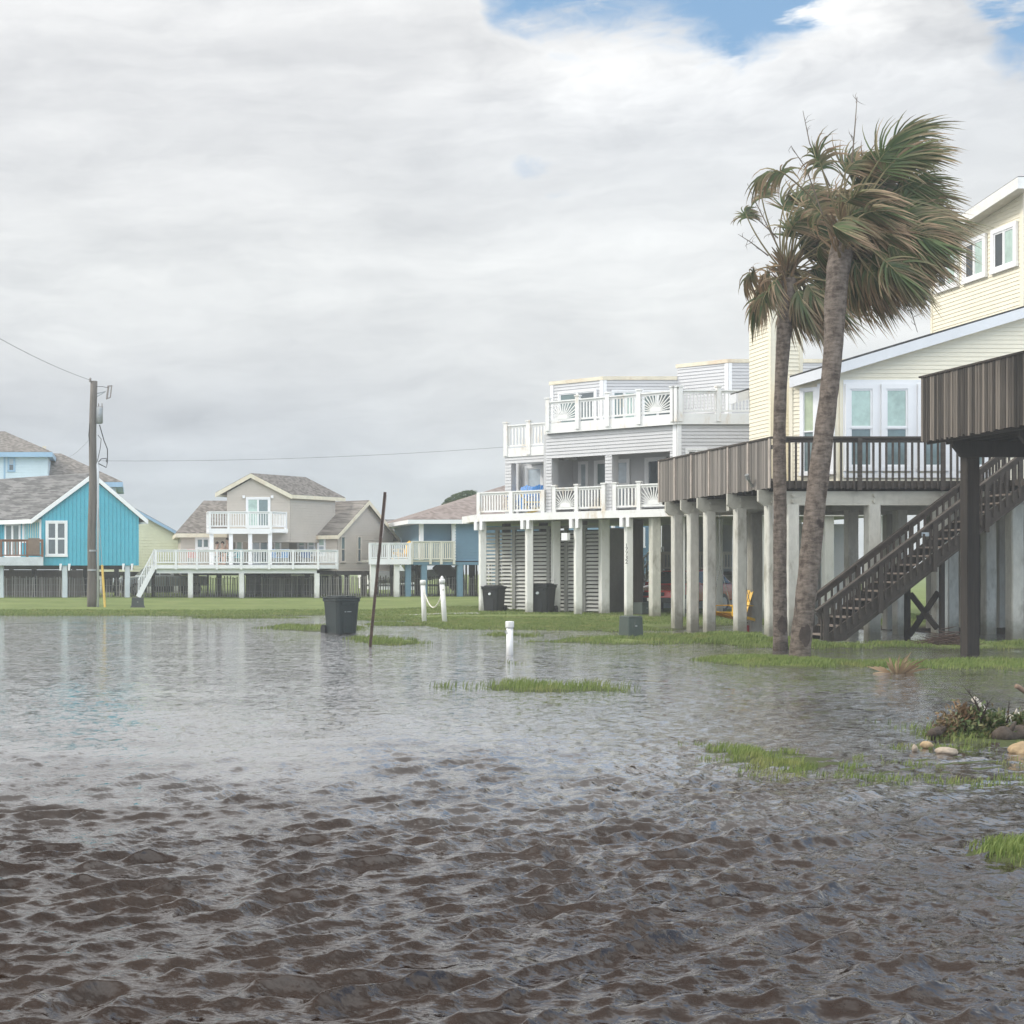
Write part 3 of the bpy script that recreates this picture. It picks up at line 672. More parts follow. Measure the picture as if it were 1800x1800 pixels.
# ================================================================== SLATE BLUE HOUSE with pale porch rail
def slate():
    root = thing('beach_house', 'slate blue house with salmon roof and pale porch rail left of the white house', 'house', (sx(800,81),83,.3), 'stilt beach houses')
    Y = 80.5; zb, zt = sz(986,Y), sz(909,Y); x0, x1 = sx(800,Y), sx(985,Y)
    L = Line((x0,Y),(1,0)); b = MB(); b.box(x0,x1,Y,Y+9,zb,zt); clap(b, L, rect(0,x1-x0,zb,zt), .16)
    yb = Y+2.6; p0 = sx(728,yb); P = Line((p0,yb),(1,0)); b.box(p0,x0-.01,yb,Y+9,zb,zt); clap(b, P, rect(0,x0-p0,zb,zt), .16)
    b.box(p0,p0+1.9,Y+.6,yb-.001,zb,zt)
    b.build('wall', SLATE, root)
    # hipped roof, front eave from the left corner to the right
    hip_roof(root, sx(715,Y), x1+.5, Y-.5, Y+9.5, sz(913,Y), sz(850,Y+4.5), sx(897,Y+4.5), sx(925,Y+4.5), SROOF, WTRIM, .26)
    for px in (741,798):
        c = MB(); c.box(sx(px,Y)-.11,sx(px,Y)+.11,Y-.02,Y+.2,zb,zt-.02); c.build('column', WTRIM, root)
    h = MB(); h.box(sx(735,Y),x0-.02,Y,Y+.16,zt-.28,zt-.005); h.build('porch_beam', WTRIM, root)
    for a, c, g in ((745,758,GLB),(769,783,GLM),(793,798,GLD)): window(root, P, a, c, 931, 985, 'fixed', g, None, .3, d=.015)
    # right rail stands nearer, left deck reaches further out
    r0, r1 = sx(722,Y-.4), sx(800,Y-.4); RL = Line((r0,Y-.4),(1,0)); zd = sz(984,Y-.4); PR = mat('pale_rail',(.66,.64,.55),.5,.06,1)
    k = MB(); k.box(sx(650,Y-.6),r1,Y-.3,yb-.01,zd-.12,zd-.01); k.build('deck', PR, root)
    railing(root, RL, 0, r1-r0, zd, sz(951,Y-.4), PR, [.06,1.1,1.7,r1-r0-.06], .11, .07, .12, .02)
    l0 = sx(648,Y-.6); LR = Line((l0,Y-.6),(1,0)); wl = r0-l0; railing(root, LR, 0, wl-.02, zd, sz(954,Y-.6), WTRIM, [.06,1.1,wl-.1], .12, .07, .12, .08)
    f = MB(); f.box(l0,r0-.02,Y-.64,Y-.56,zd-.26,zd+.06); f.build('fascia', WTRIM, root)
    bm_ = MB(); bm_.box(sx(715,Y),x1,Y-.28,Y-.06,sz(993,Y),zd-.125); bm_.build('floor_beam', SLATE, root)
    for px in (717,745,808,870): pile(root, sx(px,Y-.1), Y-.1, sz(993,Y), .32, SLATE)
    for px in (655,697): pile(root, sx(px,Y-.3), Y-.3, zd-.26, .30, WPILE)
    for px, yy in ((735,85),(775,85),(830,85),(690,84)): pile(root, sx(px,yy), yy, zb, .3, UNDER)
    u = MB(); u.box(sx(720,Y),x1-.05,Y+.02,Y+8.9,zb-.2,zb-.004); u.build('floor_joists', UNDER, root)
    # slatted screen and stair shadow side under the floor
    q = MB()
    for i in range(14): q.box(sx(800,84)+i*.2,sx(800,84)+i*.2+.1,84,84.03,.3,zb-.21)
    q.build('slatted_screen', GWOOD, root)
    s = MB(); s.beam((sx(770,83),83,zb-.1),(sx(806,83),83,.9),.9,.16,up=(0,1,0)); s.build('staircase', UNDER, root)
slate()

# ================================================================== SLATE BLUE BUILDING seen between the white house's piles
def annex():
    Y = 68.0; root = thing('beach_house', 'dark slate blue house seen between the white house stilts behind the stair', 'house', (sx(1160,Y),Y+3,.2), 'stilt beach houses')
    x0, x1 = sx(1072,Y), sx(1275,Y); L = Line((x0,Y),(1,0)); z = gz(x0,Y); zm, zt = sz(986,Y), 4.9
    b = MB(); b.box(x0,x1,Y,Y+7,zm,zt); clap(b, L, rect(0,x1-x0,zm,zt), .14); b.box(x0+.03,x1,Y+.1,Y+7,z-.1,zm-.001); b.build('wall', SLATE, root)
    hip_roof(root, x0-.4, x1+.4, Y-.4, Y+7.4, zt+.2, zt+1.0, x0+3, x1-3, GROOF, WTRIM, .2)
    for px in (1078,1163):
        d = MB(); d.tube([(sx(px,Y-.2),Y-.2,z-.05),(sx(px,Y-.2),Y-.2,zt)], .09, 10); d.build('downpipe', WTRIM, root)
    window(root, L, 1100, 1130, 930, 960, 'slide', GLM, GLG, .08, d=.02)
annex()
# ================================================================== WHITE HOUSE: long front at 45 degrees, then a straight front
WH = {}
def white():
    root = thing('beach_house', 'pale grey three-level house with white sunburst balcony rails on white stilts', 'house', (18,55,.2), 'stilt beach houses')
    p0 = (13.405,57.0); D = Line(p0, D3); n = D.n; sc = 5.81*math.sqrt(2); corner = D.p(sc); Fy = corner[1]; F = Line(corner, (1,0)); xe = 27.0; fw = xe-corner[0]
    zd0, zd1 = 3.715, 3.99
    # deck at living level
    k = MB(); k.prism([D.p(.03,-.06),D.p(sc,-.06),(xe,Fy+.06),(xe,63),(15.4,63),(13.45,59.2)], zd0+.02, zd1-.02)
    k.build('deck', mat('deck_underside',(.42,.42,.41),.8,.1,1), root)
    f = MB(); f.lbox(D, 0, sc, zd0, zd1, -.05, .03); f.lbox(F, .03, fw, zd0, zd1, -.05, .03); f.lbox(Line(p0,(0,1)), .05, 2.2, zd0, zd1, -.04, .02)
    f.build('fascia', WHITE, root)
    for px, wd in ((843,.30),(925,.30),(1011,.30),(1100,.30)):
        s = D.at(px); q = D.p(s,-.22); o = pile(root, q[0], q[1], zd0+.1, wd*.86, WPILE, jit=.004)
        b = MB(); Ls = D; b.lbox(Ls, s-.22, s-.10, zd0-.34, zd0-.003, -.12, .06); b.lbox(Ls, s+.03, s+.15, zd0-.34, zd0-.003, -.12, .06); b.build('bracket', WTRIM, o)
    s = D.at(1100); WH['pile'] = (D, s)
    for px, d, w, m in ((977,-1.7,.30,WPILE),(1062,-1.5,.34,WPILE),(1024,-2.6,.3,GWOOD),(955,-3.5,.3,GWOOD),(1151,-.4,.34,PILE),(1120,-2.6,.36,GWOOD),(890,-3.2,.3,GWOOD)):
        q = D.p(D.at(px)+d*0, 0); Lq = D.shift(d); q = Lq.p(Lq.at(px)); pile(root, q[0], q[1], zd0, w, m, jit=.006)
    for px, yy, w in ((1198,Fy+.5,.2),(1340,Fy+.4,.26),(1455,Fy+.3,.32),(1545,Fy+.3,.3),(1262,Fy+3,.28),(1400,Fy+4,.3)): pile(root, sx(px,yy), yy, zd0, w, WPILE, jit=.004)
    # louvred enclosure under the house
    V = D.shift(-2.1); s0, s1 = V.at(846), V.at(1060); zt = zd0-.28; lv = MB()
    secs = np.linspace(s0, s1, 8); zg = .16
    for i in range(7):
        a, b = secs[i]+.07, secs[i+1]-.07; z = zg+.05
        while z < zt-.1:
            A, B_, C_, D_ = V.p(a,.04), V.p(b,.04), V.p(b,-.03), V.p(a,-.03)
            lv.add([(*A,z),(*B_,z),(*C_,z+.085),(*D_,z+.085),(*A,z+.02),(*B_,z+.02),(*C_,z+.105),(*D_,z+.105)], [(0,1,2,3),(4,5,6,7),(0,1,5,4),(3,2,6,7)])
            z += .15
    lo = lv.build('louvred_wall', mat('louvre_grey',(.50,.50,.46),.7,.1,2), root)
    ps = MB()
    for q in secs: ps.lbox(V, q-.07, q+.07, zg-.2, zt, -.05, .07)
    ps.lbox(V, s0, s1, zt, zt+.12, -.05, .06); ps.build('louvre_frame', mat('louvre_frame',(.27,.27,.25),.8,.1,2), root)
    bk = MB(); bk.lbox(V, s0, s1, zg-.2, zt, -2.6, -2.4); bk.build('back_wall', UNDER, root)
    sd = MB(); sd.lbox(Line(V.p(s1),D2), .1, 2.4, zg-.2, zt, -.05, .05); sd.build('side_wall', mat('louvre_frame',(.27,.27,.25)), root)
    # straight white louvre panel beside the parking bay
    wl = MB(); yy = Fy+.55; LW = Line((sx(1288,yy),yy),(1,0)); w = sx(1326,yy)-sx(1288,yy); z = .2
    while z < 3.5: wl.lbox(LW, .03, w-.03, z, z+.11, -.01, .03, top2=None); z += .155
    wl.lbox(LW, 0, w, .15, 3.6, -.06, -.02); wl.build('louvred_wall', WTRIM, root)
    rw = MB(); rw.box(sx(1296,Fy+2),sx(1296,Fy+2)+4,Fy+2.0,Fy+2.1,.1,3.5); rw.build('side_wall', GSID, root)
    bw = MB(); bw.box(sx(1165,60),sx(1330,60),60.0,60.1,.1,3.7); bw.build('back_wall', mat('carport_back',(.30,.30,.28),.8,.1,1), root)
    # --- living level, main block
    W = D.shift(-.10); sm0 = W.at(960); zh = 6.05; zf0, zf1 = 6.98, 7.36; wl_ = W.at(1189.5)
    hd = MB(); hd.lbox(W, sm0, wl_, zh, zf0, -.16, -.0); clap(hd, W, rect(sm0, wl_, zh, zf0), .125)
    cols = [(960,970),(1064,1076),(1178,1189.5)]
    for a, b in cols:
        a, b = W.at(a), W.at(b); hd.lbox(W, a, b, zd1, zh-.001, -.5, 0); clap(hd, W, rect(a,b,zd1,zh), .125)
        for e, fl in ((a,-1),(b,1)): pass
    hd.build('wall', GSID, root)
    # recess behind the porch
    Q = D.shift(-2.2); qa, qb = Q.at(962), Q.at(1215); rc = MB(); rc.lbox(Q, qa, qb, zd1, zf0, -.2, 0); clap(rc, Q, rect(qa,qb,zd1,zh+.3), .125)
    rc.build('wall', GSID, root)
    so = MB(); so.prism([W.p(sm0,-.17),W.p(wl_,-.17),Q.p(qb,.02),Q.p(qa,.02)], zh+.25, zh+.32); so.build('porch_ceiling', WTRIM, root)
    for a, b, u, l, nm in ((1022,1031,GLL,GLL,'door'),(1050,1068,GLM,GLM,'window'),(1084,1104,GLL,GLL,'window'),(1139,1168,GLG,GLG,'sliding_door')):
        s0_, s1_ = Q.at(a), Q.at(b); window_m(root, Q, s0_, s1_, zd1+.25, zh-.12, 'hung' if nm == 'window' else 'fixed', u, l, .1, WTRIM, nm, d=.018)
    pt = MB(); Pq = Line(Q.p(Q.at(1003)), n); pt.lbox(Pq, .02, 1.0, zd1, zh, -.1, .1); pt.build('partition', WTRIM, root)
    # straight front, living level
    fr = MB(); Fs = F.shift(-.05); fr.lbox(Fs, .15, fw, zd1, zf0, -.3, 0); clap(fr, Fs, rect(.15,fw,zd1,zf0), .125); fr.build('wall', GSID, root)
    for args in ((W, wl_-.13, wl_+.005, zd1, zf0, .0, .045), (Fs, .02, .17, zd1, zf0, -.02, .04)):
        ct = MB(); ct.lbox(*args); ct.build('corner_trim', WTRIM, root)
    window(root, Fs, 1208, 1238, 792, 850, 'slide', GLD, GLG, .08, d=.018)
    window(root, Fs, 1275, 1300, 792, 850, 'slide', GLM, GLG, .08, d=.018)
    # --- left block set back
    L2 = D.shift(-1.1); a0, a1 = L2.at(888), W.at(960)+.2; zl0, zl1 = 6.28, 6.63
    lb = MB(); lb.lbox(L2, a0, a1, 6.03, zl0, -.2, 0); clap(lb, L2, rect(a0,a1,6.03,zl0), .125); b = L2.at(899); lb.lbox(L2, a0, b, zd1, 6.029, -.35, 0); clap(lb, L2, rect(a0,b,zd1,6.03), .125)
    L3 = L2.shift(-2.0); c0, c1 = L3.at(918), a1; lb.lbox(L3, c0, c1, zd1, zl0, -.15, 0); clap(lb, L3, rect(c0,c1,zd1,6.03), .125)
    lb.lbox(Line(L3.p(c0), n), .0, .3, zd1, zl0, -.1, .0)
    sdw = Line(W.p(sm0), (-n.x*-1, -n.y*-1)); lb.lbox(Line(W.p(sm0,-.02), (n.x,n.y)), -3.0, -.001, zd1, zf0, -.12, .0)
    lb.build('wall', GSID, root)
    window(root, L3, 928, 953, 823, 868, 'fixed', GLL, None, .1, d=.018, name='door')
    lc = MB(); lc.prism([L2.p(a0,-.02),L2.p(a1,-.02),L3.p(a1,-.1),L3.p(a0,-.1)], 6.1, 6.6); lc.build('porch_ceiling', WTRIM, root)
    lf = MB(); lf.lbox(L2, a0-.05, a1, zl0+.001, zl1, -.04, .05); lf.lbox(Line(L2.p(a0-.05),(n.x,n.y)), -2.0, -.05, zl0, zl1, -.04, .02); lf.build('fascia', WHITE, root)
    railing(root, L2.shift(.0), a0-.02, a1-.15, zl1, 7.55, WHITE, [a0+.05, L2.at(930)], .14, .06, .1, .05, .16, .08, .3)
    lt = Line(L2.p(a0), (n.x,n.y)); 
    # --- lower rail, on the fascia line
    ra, rb = D.at(838), D.at(957); zr = 4.865
    railing(root, D.shift(-.06), ra, rb, zd1, zr, WHITE, [ra+.07, D.at(898), rb-.08], .125, .055, .1, .08, .14, .0, .1)
    for a, b, pan in ((971,1063,{1:'fan'}),(1077,1177,{2:'fan'})):
        a, b = D.at(a), D.at(b); mid = a+(b-a)*(.46 if pan.get(1) else .46)
        railing(root, D.shift(-.06), a, b, zd1, zr+.05, WHITE, [a+.06, mid, b-.06], .125, .055, .1, .1, .14, .06, .1, pan)
    # --- upper deck and its rail
    ud = MB(); Do = D.shift(.06); sa = Do.at(959.5); sb = sc+.02; ud.lbox(Do, sa, sb, zf0+.001, zf1, -.06, .0); Fo = F.shift(.06); ud.lbox(Fo, .0, fw, zf0+.001, zf1, -.06, 0)
    ud.lbox(Line(Do.p(sa), (n.x,n.y)), -3, -.06, zf0+.001, zf1, -.05, .0); ud.build('fascia', WHITE, root)
    uf = MB(); uf.prism([Do.p(sa+.06,-.08),Do.p(sb,-.08),(xe,Fy+.05),(xe,62),(18.5,62),Do.p(sa+.06,-4)], zf0+.05, zf1-.03); uf.build('upper_deck', mat('deck_underside',(.42,.42,.41)), root)
    pz = [Do.at(px) for px in (961.5,1015,1068,1123,1182)]; pz[0] = sa+.08
    railing(root, D.shift(.03), sa, sb, zf1, 8.2, WHITE, pz+[sb-.05], .12, .05, .1, .06, .15, .1, .28, {1:'fan',4:'fan'})
    pf = [Fo.at(px) for px in (1195,1263,1335)]; railing(root, F.shift(.03), 0, fw, zf1, 8.2, WHITE, [.1]+pf[1:]+[5.5], .12, .04, .1, .06, .15, .1, .28)
    # --- roof storey
    P = D.shift(-2.0); u0, u1 = P.at(968), P.at(1060); zt = 9.22; zb = zf1
    A = P.p(u0); B = P.p(u1); Yp = B[1]; xr = sx(1190,Yp)
    rb_ = MB(); rb_.prism([A,B,(xr,Yp),(xr,62),(A[0]+4,62)], zb, zt-.12); clap(rb_, P, rect(u0,u1,zb,zt-.12), .125); PF = Line(B,(1,0)); clap(rb_, PF, rect(0,xr-B[0],zb,zt-.12), .125)
    H = Line((xr,Yp), D3); hs = 1.395*math.sqrt(2); C2 = H.p(hs); zt2 = 9.68; HF = Line(C2,(1,0))
    rb_.prism([(xr+.002,Yp),C2,(xe,C2[1]),(xe,61),(xr+5.5,61)], zb, zt2-.12); clap(rb_, H, rect(0.02,hs,zb,zt2-.12), .125); clap(rb_, HF, rect(0,xe-C2[0],zb,zt2-.12), .125)
    rb_.build('wall', GSID, root)
    cp = MB(); cp.prism([P.p(u0-.05,.05),P.p(u1+.02,.05),(xr-.01,Yp-.05),(xr-.01,62),(A[0]+4,62)], zt-.118, zt+.02); cp.prism([(xr-.05,Yp+.0),H.p(hs,.06),(xe,C2[1]-.06),(xe,61),(xr+5.4,61)], zt2-.118, zt2+.02)
    cp.build('roof', COPING, root)
    for LL, s, e in ((P,u1-.12,.04),(PF,.0,.04),(H,hs-.12,.04),(HF,0,.04),(P,u0,.04)): 
        tr = MB(); tr.lbox(LL, s, s+.13, zb, zt-.13 if LL in (P,PF) else zt2-.13, .0, e); tr.build('corner_trim', WTRIM, root)
    window(root, P, 985, 1047, 690, 757, 'slide', GLM, GLG, .07, d=.018, name='sliding_door')
    window(root, PF, 1077, 1116, 689, 745, 'slide', GLM, GLB, .07, d=.018, name='sliding_door')
    window(root, PF, 1130, 1180, 689, 745, 'slide', GLM, GLG, .07, d=.018, name='sliding_door')
    # meter box on a pile, house number down another
    s = D.at(1001); mbx = MB(); mbx.lbox(D, s-.3, s-.06, sz(950,54.3), sz(937,54.3), -.16, .06); mbx.build('meter_box', WTRIM, root)
    s = D.at(1100); q = D.p(s, -.07)
    for i, ch in enumerate('17732'):
        c = bpy.data.curves.new('house_number', 'FONT'); c.body = ch; c.size = .2; c.extrude = .006; c.align_x = 'CENTER'; c.align_y = 'CENTER'
        t = bpy.data.objects.new('tmp', c); COL.objects.link(t); bpy.context.view_layer.update()
        me = bpy.data.meshes.new_from_object(t.evaluated_get(bpy.context.evaluated_depsgraph_get())); bpy.data.objects.remove(t)
        me.name = 'house_number'; me.materials.clear(); me.materials.append(BLACK)
        o = bpy.data.objects.new('house_number', me); COL.objects.link(o); o.parent = root
        yy = q[1]; o.location = Vector((q[0], q[1], sz(959+i*7.2, yy)))-root.location; o.location += Vector((n.x,n.y,0))*.012
        o.rotation_mode = 'QUATERNION'; x = Vector((D.u.x,D.u.y,0)); z = Vector((n.x,n.y,0)); y = Vector((0,0,1))
        from mathutils import Matrix
        Mx = Matrix((x,y,z)).transposed(); o.rotation_quaternion = Mx.to_quaternion()
    # white stair beside the carport
    st = MB(); yy = 59.0; A_ = (sx(1106,yy), .25); B_ = (sx(1166,yy), 1.75)
    for y_ in (yy, yy+1.1):
        st.beam((A_[0],y_,A_[1]+.1),(B_[0],y_,B_[1]+.1),.05,.24); st.beam((A_[0],y_,A_[1]+1.0),(B_[0],y_,B_[1]+1.0),.08,.06)
        for i in range(11):
            t = i/10; xx = A_[0]+(B_[0]-A_[0])*t; zz = A_[1]+(B_[1]-A_[1])*t; st.box(xx-.022,xx+.022,y_-.02,y_+.02,zz+.1,zz+.98)
    for i in range(8):
        t = (i+.5)/8; xx = A_[0]+(B_[0]-A_[0])*t; zz = A_[1]+(B_[1]-A_[1])*t; st.box(xx-.13,xx+.13,yy+.03,yy+1.07,zz+.1,zz+.14)
    st.build('staircase', WTRIM, root)
    rl = Line((sx(1160,58.5),58.5),(1,0)); railing(root, rl, 0, 5.2, 1.75, 2.55, mat('tan_rail',(.50,.46,.38),.6), [.05,2.5,5.1], .12, .05, .08)
    lnd = MB(); lnd.box(sx(1160,58.5),sx(1160,58.5)+5.2,58.52,59.9,1.6,1.74); lnd.build('stair_landing', GWOOD, root)
    lp = MB(); lp.box(sx(1162,58.6),sx(1162,58.6)+.1,58.6,58.7,.1,1.6); lp.box(sx(1162,58.6)+4.8,sx(1162,58.6)+4.9,58.6,58.7,.1,1.6); lp.build('landing_post', GWOOD, root)
white()
# ================================================================== CREAM HOUSE
def cream():
    root = thing('beach_house', 'cream clapboard house behind the palms with grey boarded deck and outside stair', 'house', (21,41,.1), 'stilt beach houses')
    rz = lambda x, y=0: 7.5+.3*(x-19.28)
    xr = 30.0
    base = [(19.28,39.5),(xr,39.5),(xr,47),(21.2,47),(21.2,42.9),(18.95,42.9),(18.95,41.0),(18.34,40.44)]
    b = MB(); b.prism(base, 3.95, lambda x, y: rz(x)-.12)
    L = Line((19.28,39.5),(1,0)); clap(b, L, [(0,4.09),(xr-19.28,4.09),(xr-19.28,rz(xr)-.13),(0,rz(19.28)-.13)], .115, .022)
    C = Line((19.28,39.5), D1); cw = .94*math.sqrt(2); clap(b, C, [(0,4.09),(cw,4.09),(cw,rz(18.34)-.13),(0,rz(19.28)-.13)], .115, .022)
    b.build('wall', CREAM, root)
    for args in ((L, -.0, .11, 4.09, rz(19.28)-.14, .0, .035), (C, .0, .1, 4.09, rz(19.28)-.16, .0, .035), (C, cw-.1, cw, 4.09, rz(18.34)-.15, 0, .035)):
        tr = MB(); tr.lbox(*args); tr.build('corner_trim', CREAM, root)
    r = MB(); o = [(19.15,39.15),(xr+.3,39.15),(xr+.3,47.3),(20.9,47.3),(20.9,43.5),(17.95,43.5),(17.95,43.0),(18.95,43.0),(18.95,40.85),(18.2,40.1)]
    r.prism(o, lambda x, y: rz(x)-.11, lambda x, y: rz(x)+.03); ro = r.build('roof', DROOF, root)
    f = MB(); W = mat('pale_fascia', (.68,.69,.70), .5, .04, 1)
    for (p, q) in ((o[9],o[0]),(o[0],o[1]),(o[6],o[7]),(o[5],o[6])):
        LL = Line(p, (q[0]-p[0],q[1]-p[1]), False); ln = math.dist(p,q); a, c = LL.p(0,.0), LL.p(ln,.0); a2, c2 = LL.p(0,.03), LL.p(ln,.03)
        h = .30
        f.hexa([(*a,rz(p[0])-h),(*c,rz(q[0])-h),(*c2,rz(q[0])-h),(*a2,rz(p[0])-h),(*a,rz(p[0])-.02),(*c,rz(q[0])-.02),(*c2,rz(q[0])-.02),(*a2,rz(p[0])-.02)])
    f.build('fascia', W, ro)
    s = MB(); s.prism([(19.16,39.17),(xr,39.17),(xr,39.52),(19.27,39.49),(18.33,40.43),(18.24,40.12)], lambda x, y: rz(x)-.2, lambda x, y: rz(x)-.115); s.build('soffit', mat('soffit',(.7,.66,.55)), ro)
    # windows
    for a, c in ((1492,1531),(1555,1593),(1619,1656),(1690,1727)): window(root, L, a, c, 684, 820, 'hung', GLB, GLM, .13, WTRIM, d=.022)
    sur = MB(); s0, s1 = L.at(1481), L.at(1740); sur.lbox(L, s0, s1, L.z(1600,680), L.z(1600,668), .02, .05); sur.lbox(L, s0, s1, L.z(1600,840), L.z(1600,832), .02, .07)
    for a, c in ((1481,1489),(1536,1550),(1598,1614),(1661,1685),(1732,1740)): sur.lbox(L, L.at(a), L.at(c), L.z(1600,832), L.z(1600,680), .02, .045)
    sur.build('window_surround', WTRIM, root)
    window(root, C, 1414, 1432, 688, 830, 'hung', mat('green_blind',(.42,.48,.33),.2), GLM, .1, WTRIM, d=.022)
    window(root, C, 1445, 1462, 680, 828, 'hung', mat('green_blind',(.42,.48,.33),.2), GLM, .1, WTRIM, d=.022)
    # chimney tower
    c = MB(); X0, X1, Y0, Y1, zt = 18.30, 19.2, 41.5, 42.95, 10.05
    c.box(X0,X1,Y0,Y1,4.0,zt); A = Line((X0,Y0),(1,0)); clap(c, A, rect(0,X1-X0,4.1,zt), .115, .022); B = Line((X0,Y1),(0,-1)); clap(c, B, rect(0,Y1-Y0,4.1,zt), .115, .022)
    ch = c.build('chimney', CREAM, root)
    t = MB(); t.lbox(A, -.005, .1, 4.1, zt, 0, .035); t.lbox(A, X1-X0-.1, X1-X0, 4.1, zt, 0, .035); t.lbox(B, Y1-Y0-.1, Y1-Y0+.035, 4.1, zt, 0, .035); t.box(X0-.08,X1+.08,Y0-.08,Y1+.08,zt,zt+.1); t.build('corner_trim', CREAM, ch)
    # upper storey, its side faces left
    ux, u0, u1 = 24.36, 39.52, 44.1; uz = lambda x, y: 12.42-.137*(y-39)
    b = MB(); b.prism([(ux,u0),(xr,u0),(xr,u1),(ux,u1)], 8.0, lambda x, y: uz(x,y)-.05)
    U = Line((ux,u1),(0,-1)); w = u1-u0; clap(b, U, [(0,9.0),(w,9.0),(w,uz(0,u0)-.06),(0,uz(0,u1)-.06)], .115, .022); UF = Line((ux,u0),(1,0)); clap(b, UF, rect(0,xr-ux,9.0,uz(0,u0)-.06), .115, .022); b.build('wall', CREAM, root)
    for args in ((U, w-.12, w+.0, 9.0, uz(0,u0)-.1, 0, .035), (UF, -.035, .1, 9.0, uz(0,u0)-.1, .0, .035), (U, 0, .1, 9.0, uz(0,u1)-.1, 0, .035)):
        t = MB(); t.lbox(*args); t.build('corner_trim', CREAM, root)
    q = [(ux-.46,u0-.5),(xr,u0-.5),(xr,u1+.4),(ux-.46,u1+.4)]
    r = MB(); r.prism(q, lambda x, y: uz(x,y)-.02, lambda x, y: uz(x,y)+.06); ro = r.build('roof', DROOF, root)
    f = MB(); e = q[0]; f.hexa([(e[0]-.03,e[1]-.03,uz(*e)-.28),(e[0],e[1]-.03,uz(*e)-.28),(q[3][0],q[3][1],uz(*q[3])-.28),(q[3][0]-.03,q[3][1],uz(*q[3])-.28),(e[0]-.03,e[1]-.03,uz(*e)+.03),(e[0],e[1]-.03,uz(*e)+.03),(q[3][0],q[3][1],uz(*q[3])+.03),(q[3][0]-.03,q[3][1],uz(*q[3])+.03)])
    f.box(e[0]+.002,xr,e[1]-.03,e[1]-.002,uz(*e)-.28,uz(*e)+.03); f.build('fascia', mat('cream_fascia',(.74,.73,.69),.5), ro)
    s = MB(); s.prism([q[0],q[1],(xr,u0),(ux,u0),(ux,u1),(q[3][0],u1)], lambda x, y: uz(x,y)-.22, lambda x, y: uz(x,y)-.1); s.build('soffit', mat('soffit',(.7,.66,.55)), ro)
    for a, c_, t_, b_ in ((1652,1683,455,506),(1700,1732,426,483),(1751,1786,399,459)):
        s0, s1 = sorted((U.at(a),U.at(c_))); pm = (a+c_)/2; z0, z1 = U.z(pm,(b_)), U.z(pm,t_)
        window_m(root, U, s0, s1, 10.32, 11.32, 'slide', GLD, GLB, .13, WTRIM, d=.022)
    # ---------------- deck
    xl, yf, yb = 16.25, 36.8, 44.7; zd, zb = 4.08, 3.9
    d = MB(); d.box(xl+.05,xr,yf+.06,yb-.05,zd-.14,zd-.02)
    for i in range(16): d.box(xl+.06,xr,yf+.3+i*.5,yf+.34+i*.5,zb-.08,zd-.142)
    d.build('deck', UNDER, root)
    rim = MB(); rim.box(xl,xr,yf+.0,yf+.05,zb-.0,zd); rim.build('deck_rim', GWOOD, root)
    bz0, bz1 = 3.46, 3.82
    BM = mat('painted_beam', (.47,.46,.40), .8, .14, 1.5, (.5,1,1), .2, 16, stain=(.2,.18,.14), sa=.5, ss=2)
    q = MB(); q.box(xl+.15,xr,37.0-.09,37.0+.09,bz0,bz1)
    for yy in (40.3,43.4): q.box(xl+.3,xr,yy-.09,yy+.09,bz0,bz1)
    q.build('beam', BM, root)
    # beam ends cut on the slope, over the left-hand piles
    left = [(1185,44.0),(1213,42.75),(1242,41.5),(1297,39.4),(1350,37.45)]
    for px, yy in left:
        x = 16.52; p = pile(root, x, yy, bz0+.02, .28, PILE)
        e = MB(); e.extr([(xl-.12,yy-.13,bz1+.06),(xl+1.6,yy-.13,bz1+.06),(xl+1.6,yy-.13,bz0),(xl+.02,yy-.13,bz0),(xl-.12,yy-.13,bz0+.12)], (0,.1,0))
        eo = e.build('beam_end', BM, p)
        for k in (0,1):
            e = MB(); e.tube([(x-.02,yy-.17,bz0+.1+k*.16),(x-.02,yy-.12,bz0+.1+k*.16)], .045, 8); e.build('bolt', BM, p)
    for px, yy, w in ((1391,37,.30),(1534,37,.31),(1652,37,.30),(1784,37,.32),(1582,40.3,.29),(1497,40.3,.29),(1672,40.3,.3),(1738,40.3,.3),(1563,43.4,.28),(1700,43.4,.3),(1760,43.4,.3),(1327,41.8,.33),(1432,43.4,.28),(1640,43.4,.28)):
        o = pile(root, sx(px,yy), yy+.02, bz0+.02, w, PILE if yy < 43 and px != 1327 else mat('shaded_pile',(.30,.29,.25),.85,.2,2,(1,1,.35),.25,18))  # back piles carry shade in their colour: a darker copy of the paint
        if yy == 37:
            for k in (0,1):
                e = MB(); e.tube([(sx(px,yy),36.87,bz0+.1+k*.16),(sx(px,yy),36.91,bz0+.1+k*.16)], .05, 8); e.build('bolt', BM, o)
    # boarded screen on the left side of the deck
    zt = 5.2; S = Line((xl,yb),(0,-1)); ln = yb-yf; g = MB(); n = int(ln/.102)
    for i in range(n): g.lbox(S, i*.102+.012, i*.102+.090, zb+random.uniform(-.02,.01), zt-.035, 0, .02+random.uniform(0,.008))
    g.lbox(S, 0, ln, zb+.1, zb+.24, -.05, -.001); g.lbox(S, 0, ln, zt-.3, zt-.2, -.05, -.001); fo = g.build('boarded_screen', DFENCE, root)
    cp = MB(); cp.lbox(S, -.02, ln+.04, zt-.03, zt+.012, -.07, .06); cp.build('cap_rail', RWOOD, fo)
    for i in range(7):
        p = MB(); s_ = .05+(ln-.1)*i/6; p.lbox(S, s_-.045, s_+.045, zb-.0, zt-.036, .03, .06); p.build('post', mat('batten_wood',(.40,.35,.305),.85,.2,2), fo)
    FR = Line((xl,yf),(1,0)); w = xr-xl
